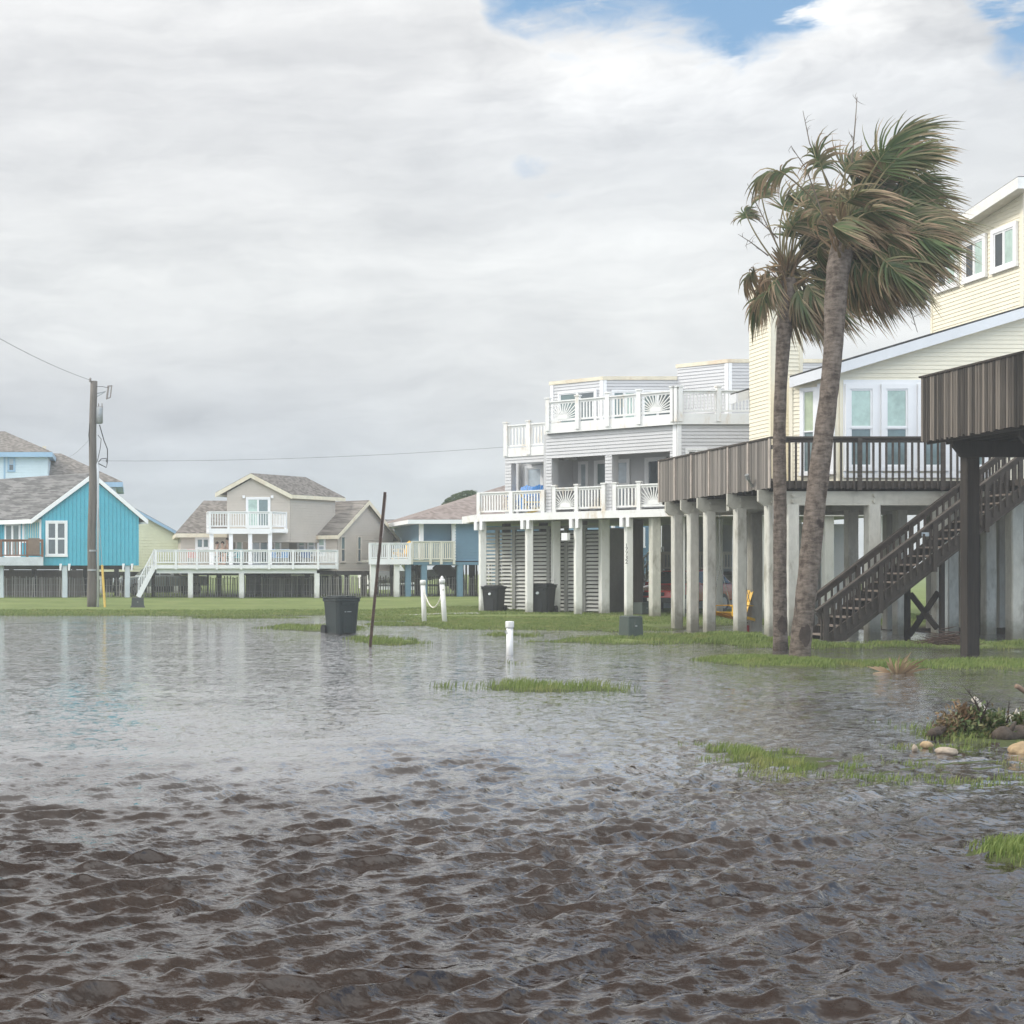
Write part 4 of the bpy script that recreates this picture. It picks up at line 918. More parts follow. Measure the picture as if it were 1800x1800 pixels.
    r_ = MB(); r_.lbox(FR, .03, w, zt-.04, zt+.012, -.08, .08); r_.lbox(FR, .03, w, zt-.14, zt-.041, -.03, .012)
    k = int(w/.165)
    for i in range(k): r_.lbox(FR, .1+i*.165-.022, .1+i*.165+.022, zb-.03, zt-.12, .013, .05)
    ra = r_.build('railing', RWOOD, root)
    for px in (1362,1509,1655,1790):
        p = MB(); s_ = FR.at(px); p.lbox(FR, s_-.055, s_+.055, zb-.06, zt-.041, .051, .09); p.build('post', RWOOD, ra)
    # conduit and switch box on the corner pile
    cd = MB(); x, yy = 16.52, 37.45; cd.tube([(x-.03,yy-.2,bz1+.1),(x-.03,yy-.2,3.0),(x+.06,yy-.19,2.6),(x+.06,yy-.19,1.75)], .022, 8); co = cd.build('conduit', GALV, root)
    bx = MB(); bx.box(x-.02,x+.14,yy-.26,yy-.16,1.60,1.78); bx.build('switch_box', UNDER, co)
    fl = MB(); fl.tube([(xl-.02,37.9,4.0),(xl-.18,37.8,4.18)], .03, 8); fl.tube([(xl-.18,37.8,4.18),(xl-.24,37.76,4.30)], .06, 10); fl.build('floodlight', GALV, root)
    # ground level enclosures behind the piles
    g = MB(); LG = Line((sx(1676,45),45),(1,0)); g.lbox(LG, 0, .42, .1, 3.5, -1.5, 0); clap(g, LG, rect(0,.42,.15,3.5), .115, .022); g.build('storage_wall', mat('beige_siding',(.50,.43,.34)), root)
    g = MB(); g.box(sx(1745,43.8),xr,43.8,46,.1,3.7); g.build('storage_wall', UNDER, root)
    # ---------------- stair up to the right
    sl = .763; y0, y1 = 35.45, 36.55; xa, xb = 16.98, 22.15; zs = lambda x: .26+sl*(x-17.07)
    t = MB()
    for yy in (y0, y1):
        a = [(xa,yy-.025,zs(xa)),(xb,yy-.025,zs(xb)),(xb,yy-.025,zs(xb)-.34),(17.45,yy-.025,.06),(17.0,yy-.025,.02)]; t.extr(a, (0,.05,0))
        t.extr([(17.5,yy-.04,zs(17.5)-.345),(xb,yy-.04,zs(xb)-.345),(xb,yy-.04,zs(xb)-.39),(17.5,yy-.04,zs(17.5)-.39)], (0,.08,0))
    sc_ = t.build('staircase', GWOOD, root)
    for i in range(17):
        x = 17.15+i*.285; z = zs(x)-.13
        if x > xb-.1: break
        p = MB(); p.box(x-.17,x+.16,y0+.027,y1-.027,z-.02,z+.022); p.build('step', mat('worn_step',(.20,.165,.14),.85,.25,3,(1,6,6)), sc_)
    for yy, sg in ((y0,-1),(y1,-1)):
        h = MB(); A = (16.72,yy-.03,zs(16.72)+.80); B = (xb,yy-.03,zs(xb)+.80)
        h.beam(A, B, .14, .04); h.beam((A[0]+.02,A[1]-.0,A[2]-.1),(B[0],B[1]-.0,B[2]-.1),.035,.11)
        x = 16.85
        while x < xb:
            lo_ = max(zs(x)-.22, .08); h.box(x-.022,x+.022,yy-.071,yy-.027,lo_,zs(x)+.68); x += .157
        ho = h.build('handrail', RWOOD, sc_)
        for px in (1448,1545,1640,1731):
            xx = sx(px,35.45); p = MB(); p.box(xx-.05,xx+.05,yy-.116,yy-.072,max(zs(xx)-.45,.05),zs(xx)+.74); p.build('post', GWOOD, ho)
    lg = MB(); lg.box(xb,xr,35.4,36.75,zd-.15,zd-.0); lg.build('stair_landing', GWOOD, root)
    for xx, yy in ((22.4,35.6),(25.5,35.6)): pile(root, xx, yy, zd-.16, .2, GWOOD)
    # brace under the stair
    xx = sx(1637,36); br = MB(); br.box(xx-.05,xx+.05,y0+.03,y0+.13,.0,zs(xx)-.4); br.box(xx-.41,xx-.30,y1-.15,y1-.04,.0,zs(xx-.35)-.4)
    br.beam((xx-.36,y1-.2,.15),(xx-.02,y0+.2,1.25),.05,.13); br.beam((xx-.02,y0+.25,.35),(xx-.36,y1-.25,1.2),.05,.13); br.beam((xx-.36,36,.62),(xx,36,.62),.05,.1); br.build('stair_brace', DWOOD, root)
    wn = MB(); xx = sx(1620,35.4); wn.box(xx,xx+.2,35.40,35.41,zs(xx)+.66,zs(xx)+.76); wn.build('rail_sign', GLL, root)
cream()

# ================================================================== NEAR DECK at the right edge
def neardeck():
    root = thing('raised_deck', 'dark weathered boarded deck on a single square post at right', 'deck', (17.9,30.7,.1))
    xl, yb, yf, xr = 17.19, 31.5, 25.5, 22.5; zt, zb = 6.03, 4.60
    S = Line((xl,yb),(0,-1)); ln = yb-yf; g = MB(); n = int(ln/.088)
    for i in range(n): g.lbox(S, i*.088+.010, i*.088+.078, zb+random.uniform(-.03,.02), zt-.03, 0, .02+random.uniform(0,.012))
    g.lbox(S, 0, ln, zb+.2, zb+.36, -.05, -.001); g.lbox(S, 0, ln, zt-.3, zt-.2, -.05, -.001)
    B = Line((xl,yb),(1,0)); k = int((xr-xl)/.088)
    for i in range(k): g.lbox(B, i*.088+.03, i*.088+.10, zb, zt-.03, -.04, -.02)
    fo = g.build('boarded_screen', NFENCE, root)
    c = MB(); c.lbox(S, -.03, ln, zt-.03, zt+.01, -.06, .06); c.build('cap_rail', GWOOD, fo)
    d = MB(); d.box(xl+.06,xr,yf,yb-.05,zb+.12,zb+.2)
    for i in range(13): d.box(xl+.07+i*.42,xl+.11+i*.42,yf,yb-.06,zb-.06,zb+.119)
    d.build('deck', DWOOD, root)
    b = MB()
    for yy in (30.65,28.35,26.0):
        b.extr([(xl+.15,yy-.1,zb-.062),(xr,yy-.1,zb-.062),(xr,yy-.1,zb-.40),(xl+.34,yy-.1,zb-.40),(xl+.15,yy-.1,zb-.16)], (0,.1,0))
    b.build('beam', DWOOD, root)
    x = 17.83; p = MB(); h = .135
    p.box(x-h,x+h,30.66-.0,30.66+2*h,gz(x,30.8)-.4,zb-.062); p.build('post', mat('dark_post',(.024,.019,.015),.8,.6,1.1,(7,7,.35),.3,12), root, bevel=.015)
    p = MB(); p.box(21.9,22.17,30.66,30.93,-.3,zb-.062); p.build('post', DWOOD, root)
    p = MB(); p.box(21.9,22.17,26.06,26.33,-.3,zb-.062); p.build('post', DWOOD, root)
neardeck()
# ================================================================== GROUND, WATER, GRASS, HAZE, SKY
def sheet(name, ys, us, zf, m, smooth=True, xy=None):
    """one sheet; rows get closer together towards the viewer's end of the street, columns fan out with distance"""
    Y = np.repeat(ys[:,None], len(us), 1); X = us[None,:]*(Y+6)
    if xy is not None: X, Y, Z = xy(X, Y)
    else: Z = zf(X, Y)
    V = np.stack([X, Y, Z], -1).reshape(-1,3); nr, nc = len(ys), len(us)
    i = np.arange(nr-1)[:,None]*nc+np.arange(nc-1)[None,:]
    F = np.stack([i, i+1, i+1+nc, i+nc], -1).reshape(-1,4)
    me = bpy.data.meshes.new(name); me.vertices.add(len(V)); me.vertices.foreach_set('co', V.astype(np.float32).ravel())
    me.loops.add(F.size); me.loops.foreach_set('vertex_index', F.astype(np.int32).ravel()); me.polygons.add(len(F))
    me.polygons.foreach_set('loop_start', np.arange(0, F.size, 4, dtype=np.int32)); me.polygons.foreach_set('loop_total', np.full(len(F), 4, np.int32))
    me.polygons.foreach_set('use_smooth', np.full(len(F), smooth)); me.update(calc_edges=True); me.materials.append(m)
    o = bpy.data.objects.new(name, me); COL.objects.link(o); return o
def ground_mat():
    m = bpy.data.materials.new('lawn_and_soil'); m.use_nodes = True; k = NT(m.node_tree); b = k.n['Principled BSDF']
    pos = k.new('ShaderNodeNewGeometry').outputs['Position']; sp = k.new('ShaderNodeSeparateXYZ'); k.put(sp.inputs[0], pos)
    n1 = k.noise(pos, .35, 5, .6); n2 = k.noise(pos, 5, 5, .7); n3 = k.noise(k.scale(pos,(1,.5,1)), 28, 3, .7)
    f = k.M('ADD', k.M('MULTIPLY', n1, .5), k.M('ADD', k.M('MULTIPLY', n2, .3), k.M('MULTIPLY', n3, .25)))
    g = k.mix(k.smooth(f, .33, .72), (.105,.146,.040), (.205,.245,.085))
    g = k.mix(k.M('MULTIPLY', k.smooth(k.noise(pos, .9, 4, .6), .55, .75), .55), g, (.23,.22,.11))
    soil = k.mix(n2, (.030,.022,.016), (.085,.062,.045))
    # bare soil under the cream house's deck, and the edge lapped by the flood
    sx_ = k.M('MULTIPLY', k.smooth(sp.outputs[0], 15.8, 17.5), k.M('MULTIPLY', k.smooth(sp.outputs[1], 35.0, 36.2), k.smooth(sp.outputs[1], 46.5, 43.5)))
    sx_ = k.M('MULTIPLY', sx_, k.smooth(k.M('ADD', n2, k.M('MULTIPLY', n1, .6)), .45, .75), clamp=True)
    wet = k.smooth(k.M('ADD', sp.outputs[2], k.M('MULTIPLY', k.M('SUBTRACT', n2, .5), .06)), .05, .005)
    c = k.mix(k.M('MULTIPLY', wet, .85), g, (.050,.058,.026)); c = k.mix(sx_, c, soil)
    k.put(b.inputs['Base Color'], c); b.inputs['Roughness'].default_value = .9; b.inputs['Specular IOR Level'].default_value = .2
    bn = k.new('ShaderNodeBump'); bn.inputs['Strength'].default_value = .6; bn.inputs['Distance'].default_value = .05
    k.put(bn.inputs['Height'], k.M('ADD', n3, n2)); k.put(b.inputs['Normal'], bn.outputs[0]); return m
ys = np.concatenate([np.array([-40,-20,-8,-2]), 1/np.linspace(1/1.2, 1/130, 620), np.geomspace(140, 320, 14)])
us = np.linspace(-.45, 1.0, 640)
def gsheet(X, Y):
    X = np.where(Y < 0, np.linspace(-60, 80, X.shape[1])[None,:]+0*Y, X)
    return X, Y, ground(X, np.maximum(Y, 1.0))
gr = sheet('ground', ys, us, None, ground_mat(), True, gsheet); tag(gr, kind='structure')

# ---- flood water: wind chop as a sum of many wave trains running the same general way, sharpened at the crests
NW = 190
lam = np.clip(np.exp(RNG.normal(np.log(.23), .48, NW)), .07, .8)
ang = R(-62)+RNG.normal(0, .32, NW); ang[RNG.random(NW) < .10] += R(60)
kx = 2*np.pi/lam*np.cos(ang); ky = 2*np.pi/lam*np.sin(ang); ph = RNG.uniform(0, 2*np.pi, NW)
amp_w = .0020*np.where(lam < .32, (lam/.32)**.9, (.32/lam)**1.5)*RNG.uniform(.5, 1.3, NW)
def chop(X, Y):
    """how rough the flood is from place to place"""
    a = np.interp(Y, [0,8,11,13.5,16,19,24,33,37,45,60], [1.35,1.32,1.2,.95,.66,.42,.30,.45,.95,1.0,.6])
    s = np.clip((X/np.maximum(Y,4)-.28)*2.6, 0, 1)            # sheltered towards the right-hand yards
    a = a*(1-s*np.interp(Y, [0,9,14,60], [.35,.45,.50,.55]))
    n = fbm(X*.28+3, Y*.16, 41, 4)
    return a*(.45+1.15*n)
def water_xyz(X, Y):
    X0, Y0 = X.copy(), Y.copy(); A = chop(X, Y).astype(np.float32); dY = np.abs(np.gradient(Y0[:,0]))[:,None]
    gust = (.55+.9*fbm(X*.9+Y*.35, Y*1.3-X*.4, 57, 3)).astype(np.float32)
    Z = np.zeros(X.shape, np.float32); DX = np.zeros_like(Z); DY = np.zeros_like(Z)
    # slow warping of the wave fronts keeps the crests short and uneven
    wx = (fbm(X*.45, Y*.45, 71, 2)-.5)*.5; wy = (fbm(X*.45+40, Y*.45, 77, 2)-.5)*.5
    Xf = (X+wx).astype(np.float32); Yf = (Y+wy).astype(np.float32)
    for i in range(NW):
        w = np.clip(lam[i]/(1.6*dY)*max(.35, abs(np.cos(ang[i])))-.4, 0, 1).astype(np.float32)
        if w.max() <= 0: continue
        rows = np.where(w[:,0] > 0)[0]; r0, r1 = rows.min(), rows.max()+1
        t = kx[i]*Xf[r0:r1]+ky[i]*Yf[r0:r1]+ph[i]; a = (amp_w[i]*w[r0:r1])*A[r0:r1]*(gust[r0:r1] if lam[i] < .5 else 1)
        s, c = np.sin(t), np.cos(t); Z[r0:r1] += a*s
        DX[r0:r1] += -a*.85*np.cos(ang[i])*-c*-1; DY[r0:r1] += -a*.85*np.sin(ang[i])*-c*-1
    return X0-DX*-1*0-DX*.75, Y0-DY*.75, Z
def water_mat():
    m = bpy.data.materials.new('flood_water'); m.use_nodes = True; k = NT(m.node_tree); b = k.n['Principled BSDF']
    pos = k.new('ShaderNodeNewGeometry').outputs['Position']
    c = k.mix(k.smooth(k.noise(k.scale(pos,(.5,1,1)), .6, 4), .35, .7), (.024,.0145,.0105), (.036,.024,.018))
    k.put(b.inputs['Base Color'], c); b.inputs['Roughness'].default_value = .07; b.inputs['IOR'].default_value = 1.36; b.inputs['Coat Roughness'].default_value = .06
    def slope(sc, stretch, det, rot):
        r = k.new('ShaderNodeMapping'); k.put(r.inputs[0], pos); r.inputs['Rotation'].default_value = (0,0,R(rot)); r.inputs['Scale'].default_value = (1,stretch,1)
        n = k.new('ShaderNodeTexNoise'); k.put(n.inputs['Vector'], r.outputs[0]); n.inputs['Scale'].default_value = sc; n.inputs['Detail'].default_value = det; n.inputs['Roughness'].default_value = .62
        v = k.new('ShaderNodeVectorMath', operation='SUBTRACT'); k.put(v.inputs[0], n.outputs['Color']); v.inputs[1].default_value = (.5,.5,.5); return v.outputs[0]
    def vm(op, a, b):
        v = k.new('ShaderNodeVectorMath', operation=op); k.put(v.inputs[0], a); k.put(v.inputs[1] if op != 'SCALE' else v.inputs[3], b); return v.outputs[0]
    # gusts roughen some lanes of the flood more than others
    gust = k.smooth(k.noise(k.scale(pos,(.11,.40,1)), 1.0, 5, .62), .34, .64); patch = k.smooth(k.noise(k.scale(pos,(.5,1.1,1)), 1.0, 4, .6), .3, .7)
    sp = k.new('ShaderNodeSeparateXYZ'); k.put(sp.inputs[0], pos); yy = sp.outputs[1]
    shal = k.M('MULTIPLY', k.smooth(yy, 12.5, 16.5), k.smooth(yy, 36, 26)); near = k.smooth(yy, 14, 9)
    am = k.M('ADD', .22, k.M('ADD', k.M('MULTIPLY', gust, .85), k.M('MULTIPLY', patch, .40)))
    am = k.M('MULTIPLY', am, k.M('SUBTRACT', 1.0, k.M('ADD', k.M('MULTIPLY', shal, .15), k.M('MULTIPLY', near, -.75))))
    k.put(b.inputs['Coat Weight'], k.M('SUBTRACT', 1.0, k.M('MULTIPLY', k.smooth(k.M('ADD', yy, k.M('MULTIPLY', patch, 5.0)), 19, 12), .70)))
    mid_gloss = k.smooth(k.M('ADD', yy, k.M('MULTIPLY', patch, 5.0)), 10.5, 20.5); k.put(b.inputs['IOR'], k.M('MULTIPLY_ADD', mid_gloss, 1.9, 1.37)); k.put(b.inputs['Coat IOR'], k.M('MULTIPLY_ADD', mid_gloss, 1.9, 1.43))  # bright mid-flood band put into the reflectance, which rises with distance
    am = k.M('MULTIPLY', am, k.M('MULTIPLY_ADD', k.smooth(yy, 11, 22), 2.4, 1.0))
    s1 = vm('SCALE', slope(3.4, 2.1, 3, 28), k.M('MULTIPLY', am, .34)); s2 = vm('SCALE', slope(11, 2.4, 4, 26), k.M('MULTIPLY', am, .80)); s3 = vm('SCALE', slope(46, 2.0, 3, 22), k.M('MULTIPLY', am, .45))
    sm = vm('ADD', s1, vm('ADD', s2, s3)); sm = vm('MULTIPLY', sm, (.8,1.0,0)); nn = vm('ADD', k.new('ShaderNodeNewGeometry').outputs['Normal'], sm)
    nz = k.new('ShaderNodeVectorMath', operation='NORMALIZE'); k.put(nz.inputs[0], nn); k.put(b.inputs['Normal'], nz.outputs[0]); k.put(b.inputs['Coat Normal'], nz.outputs[0]); return m
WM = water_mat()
wy_ = 1/np.linspace(1/3.6, 1/64, 900)
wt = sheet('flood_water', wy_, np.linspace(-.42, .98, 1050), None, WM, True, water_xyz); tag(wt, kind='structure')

# ---- grass blades: lawn edges and the islands poking out of the flood
def grass():
    P = []; H = []
    def scatter(x0, x1, y0, y1, n, h, zmin=-.03, pat=0, zmax=9):
        x = RNG.uniform(x0, x1, n); y = RNG.uniform(y0, y1, n); z = ground(x, y)
        ok = (z > zmin) & (z < zmax) & (RNG.random(n) < np.clip((z-zmin)/.05+.05, 0, 1))
        if pat: ok &= fbm(x*2.2, y*2.2, 31, 3) > pat
        ok &= ~((x > 15.9) & (y > 35.0) & (y < 46.5)); P.append(np.stack([x[ok],y[ok],z[ok]],-1)); H.append(np.full(ok.sum(), h)*RNG.uniform(.5,1.3,ok.sum()))
    dens = {12:(7000,.10,-.012,.2),14:(11000,.06,-.03,.47),15:(10000,.05,-.04,.52),16:(2800,.06,-.025,.46),17:(3500,.07,-.035,.40),13:(600,.07,-.01,.3),
            7:(22000,.075,-.005,0),8:(16000,.05,-.004,.36),9:(22000,.075,-.006,.28),10:(20000,.07,-.006,.34),3:(9000,.09,-.015,.36),5:(9000,.08,-.01,.3),6:(3000,.08,-.01,.4),18:(3000,.07,-.01,.4),19:(1500,.07,-.01,.4)}
    for i, (n, h, zm, pt) in dens.items():
        cx, cy, rx, ry, _ = ELL[i]; scatter(cx-rx*1.15, min(cx+rx*1.15, .64*cy), cy-ry*1.25, cy+ry*1.25, n, h, zm, pt)
    for i in (0,1,2,4): cx, cy, rx, ry, _ = ELL[i]; scatter(cx-rx*1.1, cx+rx*1.1, cy-ry*1.2, cy+ry*1.2, 5000, .07, -.012)
    scatter(7, 16, 41, 52, 70000, .05, -.01); scatter(-9, 16, 54, 62, 50000, .06, -.01); scatter(16, 30, 46.5, 56, 30000, .05, .0)
    
    P = np.concatenate(P); H = np.concatenate(H); n = len(P); a = RNG.uniform(0, 2*np.pi, n); far = np.clip(P[:,1]/30, .6, 2.2)
    w = .0065*far*RNG.uniform(.7,1.4,n); lean = np.stack([RNG.normal(.35,.28,n)*H, RNG.normal(0,.25,n)*H],-1)
    dx, dy = np.cos(a)*w, np.sin(a)*w
    A = P+np.stack([-dx,-dy,-.03+0*dx],-1); B = P+np.stack([dx,dy,-.03+0*dx],-1)
    Cm = P+np.stack([lean[:,0]*.4+dx*.7,lean[:,1]*.4+dy*.7,H*.6],-1); Dm = P+np.stack([lean[:,0]*.4-dx*.7,lean[:,1]*.4-dy*.7,H*.6],-1)
    T = P+np.stack([lean[:,0],lean[:,1],H],-1)
    V = np.stack([A,B,Cm,Dm,T],1).reshape(-1,3); i = np.arange(n)*5
    loops = np.stack([i,i+1,i+2,i+3,i+3,i+2,i+4],-1).ravel()
    me = bpy.data.meshes.new('grass'); me.vertices.add(len(V)); me.vertices.foreach_set('co', V.astype(np.float32).ravel())
    me.loops.add(len(loops)); me.loops.foreach_set('vertex_index', loops.astype(np.int32)); me.polygons.add(2*n)
    ls = np.stack([np.arange(n)*7, np.arange(n)*7+4],-1).ravel(); lt = np.tile([4,3], n)
    me.polygons.foreach_set('loop_start', ls.astype(np.int32)); me.polygons.foreach_set('loop_total', lt.astype(np.int32)); me.update(calc_edges=True)
    m = bpy.data.materials.new('grass_blade'); m.use_nodes = True; k = NT(m.node_tree); b = k.n['Principled BSDF']
    g = k.new('ShaderNodeNewGeometry'); f = k.noise(g.outputs['Position'], 1.3, 3); rnd = g.outputs['Random Per Island']
    c = k.mix(rnd, (.095,.150,.035), (.240,.290,.090)); c = k.mix(k.M('MULTIPLY', k.smooth(f,.5,.7), .6), c, (.31,.29,.12)); k.put(b.inputs['Base Color'], c)
    b.inputs['Roughness'].default_value = .6; b.inputs['Specular IOR Level'].default_value = .25
    tr = k.new('ShaderNodeBsdfTranslucent'); k.put(tr.inputs[0], c); mx = k.new('ShaderNodeMixShader'); mx.inputs[0].default_value = .3
    k.l.new(b.outputs[0], mx.inputs[1]); k.l.new(tr.outputs[0], mx.inputs[2]); k.l.new(mx.outputs[0], k.n['Material Output'].inputs[0])
    me.materials.append(m); o = bpy.data.objects.new('grass', me); COL.objects.link(o); tag(o, kind='stuff')
grass()

# ---- haze
def haze():
    b = MB(); b.box(-170, 360, -50, 330, -1.6, 16.5)
    m = bpy.data.materials.new('haze'); m.use_nodes = True; k = NT(m.node_tree); k.n.remove(k.n['Principled BSDF'])
    v = k.new('ShaderNodeVolumePrincipled'); v.inputs['Color'].default_value = (.90,.93,.96,1); v.inputs['Density'].default_value = HAZE; v.inputs['Anisotropy'].default_value = .2
    k.l.new(v.outputs[0], k.n['Material Output'].inputs['Volume'])
    o = b.build('haze', m); tag(o, kind='stuff')
HAZE = .0012
haze()

# ---- sky
SUN_EL, SUN_AZ = 40.0, -78.0     # azimuth clockwise from straight ahead: the sun stands to the left, a little ahead of us
def sky():
    w = bpy.data.worlds.new('World'); SC.world = w; w.use_nodes = True; k = NT(w.node_tree); bg = k.n['Background']
    d = k.new('ShaderNodeTexCoord').outputs['Generated']; sp = k.new('ShaderNodeSeparateXYZ'); k.put(sp.inputs[0], d); x, y, z = sp.outputs
    az = k.M('ARCTAN2', x, y); h = k.M('SQRT', k.M('ADD', k.M('MULTIPLY', x, x), k.M('MULTIPLY', y, y))); v = k.M('DIVIDE', z, k.M('MAXIMUM', h, .02))
    v = k.M('MINIMUM', v, 3.0)
    sk = k.new('ShaderNodeTexSky', sky_type='NISHITA'); sk.sun_disc = False; sk.sun_elevation = R(SUN_EL); sk.sun_rotation = R(SUN_AZ); sk.air_density = 1.0; sk.dust_density = .6; sk.ozone_density = 2.0
    blue = k.mix(1.0, sk.outputs[0], (.105,.105,.105), 'MULTIPLY')
    blue = k.mix(.75, blue, (.26,.47,.76))
    A = lambda a, b: k.M('ADD', a, b); Mu = lambda a, b: k.M('MULTIPLY', a, b); Su = lambda a, b: k.M('SUBTRACT', a, b)
    wr = k.noise(k.comb(az, Mu(v,2.4), 8.0), 7, 4, .6); wr2 = k.noise(k.comb(az, Mu(v,2.4), 11.0), 7, 4, .6); az0 = az; v0 = v; az = A(az, Mu(Su(wr,.5), .09)); v = A(v, Mu(Su(wr2,.5), .045)); cv = k.comb(az, Mu(v, 2.6), 0)
    big = k.noise(cv, 4.2, 6, .55); fine = k.noise(k.comb(az, Mu(v,2.2), .7), 13, 7, .6); streak = k.noise(k.comb(az, Mu(v,6.5), 1.9), 5.5, 6, .58)
    lump = k.noise(k.comb(az, Mu(v,1.5), 3.1), 16, 7, .58)
    az_w, v_w = az, v; az, v = az0, v0
    def g2(a, b, sa, sb): return k.M('POWER', 2.718, Mu(-1.0, A(k.M('POWER', k.M('DIVIDE', Su(az,a), sa), 2.0), k.M('POWER', k.M('DIVIDE', Su(v,b), sb), 2.0))))
    pa = lambda px: math.atan((px-CX)/FL); pv = lambda px, py: (CY-py)/math.hypot(FL, px-CX)
    # edge of the cloud bank; open blue above it on the right
    edge = k.M('MULTIPLY_ADD', az, -.13, .398); edge = A(edge, Mu(k.smooth(az, .245, .195), .12))
    edge = Su(edge, Mu(g2(pa(1790), pv(1790,90), .022, .05), .035)); edge = A(edge, Mu(g2(pa(1560), pv(1560,60), .055, .05), .022)); edge = Su(edge, Mu(g2(pa(1330), pv(1330,60), .045, .05), .016))
    t = A(Su(v, edge), Mu(Su(lump, .5), .085)); op = k.smooth(t, -.012, .016)
    op = Mu(op, k.smooth(v, .62, .45))
    wisp = k.smooth(A(Mu(k.noise(k.comb(az, Mu(v,3.2), 5.2), 11, 6, .6), 1.0), Mu(g2(pa(1600), pv(1600,0), .09, .022), .22)), .52, .66)
    op = Mu(op, Su(1.0, wisp))
    hole = A(Mu(g2(pa(938), pv(938,290), .012, .011), 1.1), Mu(g2(pa(965), pv(965,346), .016, .006), 1.1)); hole = A(hole, Mu(g2(pa(355), pv(355,486), .022, .004), .7)); hole = A(hole, Mu(g2(pa(1020), pv(1020,94), .03, .006), .9)); hole = A(hole, Mu(g2(pa(560), pv(560,408), .012, .004), .5))
    op = k.M('MAXIMUM', op, k.M('MULTIPLY', k.smooth(A(Mu(hole,.34), Mu(Su(lump,.5),3.4)), .28, .95), Mu(k.smooth(hole,.05,.6), .36)))
    # tone of the cloud layer by height above the horizon
    def ramp(sock, pts):
        n = k.new('ShaderNodeValToRGB'); n.color_ramp.interpolation = 'B_SPLINE'; e = n.color_ramp.elements
        while len(e) < len(pts): e.new(.5)
        for q, (p, c) in zip(e, pts): q.position = p; q.color = (*c, 1)
        k.put(n.inputs[0], sock); return n.outputs[0]
    S = 2.2
    left = ramp(Mu(v, S), [(0,(.54,.605,.68)),(.03*S,(.55,.61,.685)),(.075*S,(.57,.62,.685)),(.11*S,(.60,.64,.69)),(.15*S,(.73,.76,.79)),(.20*S,(.81,.84,.86)),(.25*S,(.77,.795,.82)),(.30*S,(.76,.785,.815)),(.36*S,(.76,.78,.81)),(.43*S,(.86,.88,.90))])
    right = ramp(Mu(v, S), [(0,(.64,.69,.74)),(.06*S,(.70,.74,.78)),(.12*S,(.80,.83,.85)),(.20*S,(.83,.86,.88)),(.26*S,(.74,.775,.815)),(.31*S,(.76,.79,.83)),(.34*S,(.90,.92,.94)),(.43*S,(.95,.96,.97))])
    c = k.mix(k.smooth(az, .06, .40), left, right)
    tone = A(A(Mu(Su(big,.5), .46), Mu(Su(streak,.5), .40)), Mu(Su(fine,.46), .34))
    tone = A(tone, Mu(g2(pa(1250), pv(1250,110), .14, .022), .07)); tone = A(tone, Mu(g2(pa(1560), pv(1560,110), .09, .02), .07))
    tone = Su(tone, Mu(g2(pa(1250), pv(1250,235), .12, .012), .10)); tone = Su(tone, Mu(g2(pa(150), pv(150,110), .14, .022), .10)); tone = A(tone, Mu(g2(pa(300), pv(300,30), .16, .02), .10))
    dk = A(g2(pa(345), pv(345,640), .030, .006), A(g2(pa(330), pv(330,735), .034, .012), Mu(g2(pa(490), pv(490,640), .010, .006), .7)))
    tone = Su(tone, Mu(Mu(dk, k.smooth(fine,.36,.62)), .20)); tone = Su(tone, Mu(Mu(g2(pa(660), pv(660,490), .03, .007), fine), .12))
    tone = A(tone, Mu(Mu(k.smooth(az, .16, .30), k.smooth(v, .24, .33)), Mu(Su(lump,.52), 1.0)))
    c = k.mix(1.0, c, k.comb(A(1.0,tone), A(1.0,Mu(tone,.96)), A(1.0,Mu(tone,.88))), 'MULTIPLY')
    c = k.mix(1.0, c, (.92,.925,.945), 'MULTIPLY'); c = k.mix(op, c, blue); up = A(A(1.0, Mu(k.smooth(v0, .38, .48), .2)), A(Mu(Mu(k.smooth(v0, .55, .95), k.smooth(y, -.15, .2)), -.62), Mu(k.smooth(y, .22, -.5), 1.4))); c = k.mix(1.0, c, k.comb(Mu(up,1.015), up, Mu(up,.965)), 'MULTIPLY')  # unseen sky brightened behind the viewer to light house fronts, dimmed high ahead
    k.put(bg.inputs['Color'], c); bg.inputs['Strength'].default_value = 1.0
    L = bpy.data.lights.new('sun', 'SUN'); L.energy = SUN_E; L.angle = R(SUN_ANG); L.color = (1,.955,.89)
    o = bpy.data.objects.new('sun', L); COL.objects.link(o)
    a, e = R(SUN_AZ), R(SUN_EL); dv = Vector((math.sin(a)*math.cos(e), math.cos(a)*math.cos(e), math.sin(e))); o.rotation_euler = dv.to_track_quat('Z','Y').to_euler(); o.location = dv*60
SUN_E, SUN_ANG = 2.5, 12
sky()
SC.view_settings.view_transform = 'Standard'; SC.view_settings.look = 'None'; SC.view_settings.exposure = 0.12; SC.view_settings.gamma = 1.0
cy = SC.cycles if hasattr(SC, 'cycles') else None
if cy:
    cy.max_bounces = 6; cy.diffuse_bounces = 3; cy.glossy_bounces = 3; cy.transmission_bounces = 3; cy.volume_bounces = 2; cy.transparent_max_bounces = 6
    cy.use_adaptive_sampling = True; cy.adaptive_threshold = .02; cy.use_denoising = True; cy.caustics_reflective = False; cy.caustics_refractive = False; cy.sample_clamp_indirect = 4
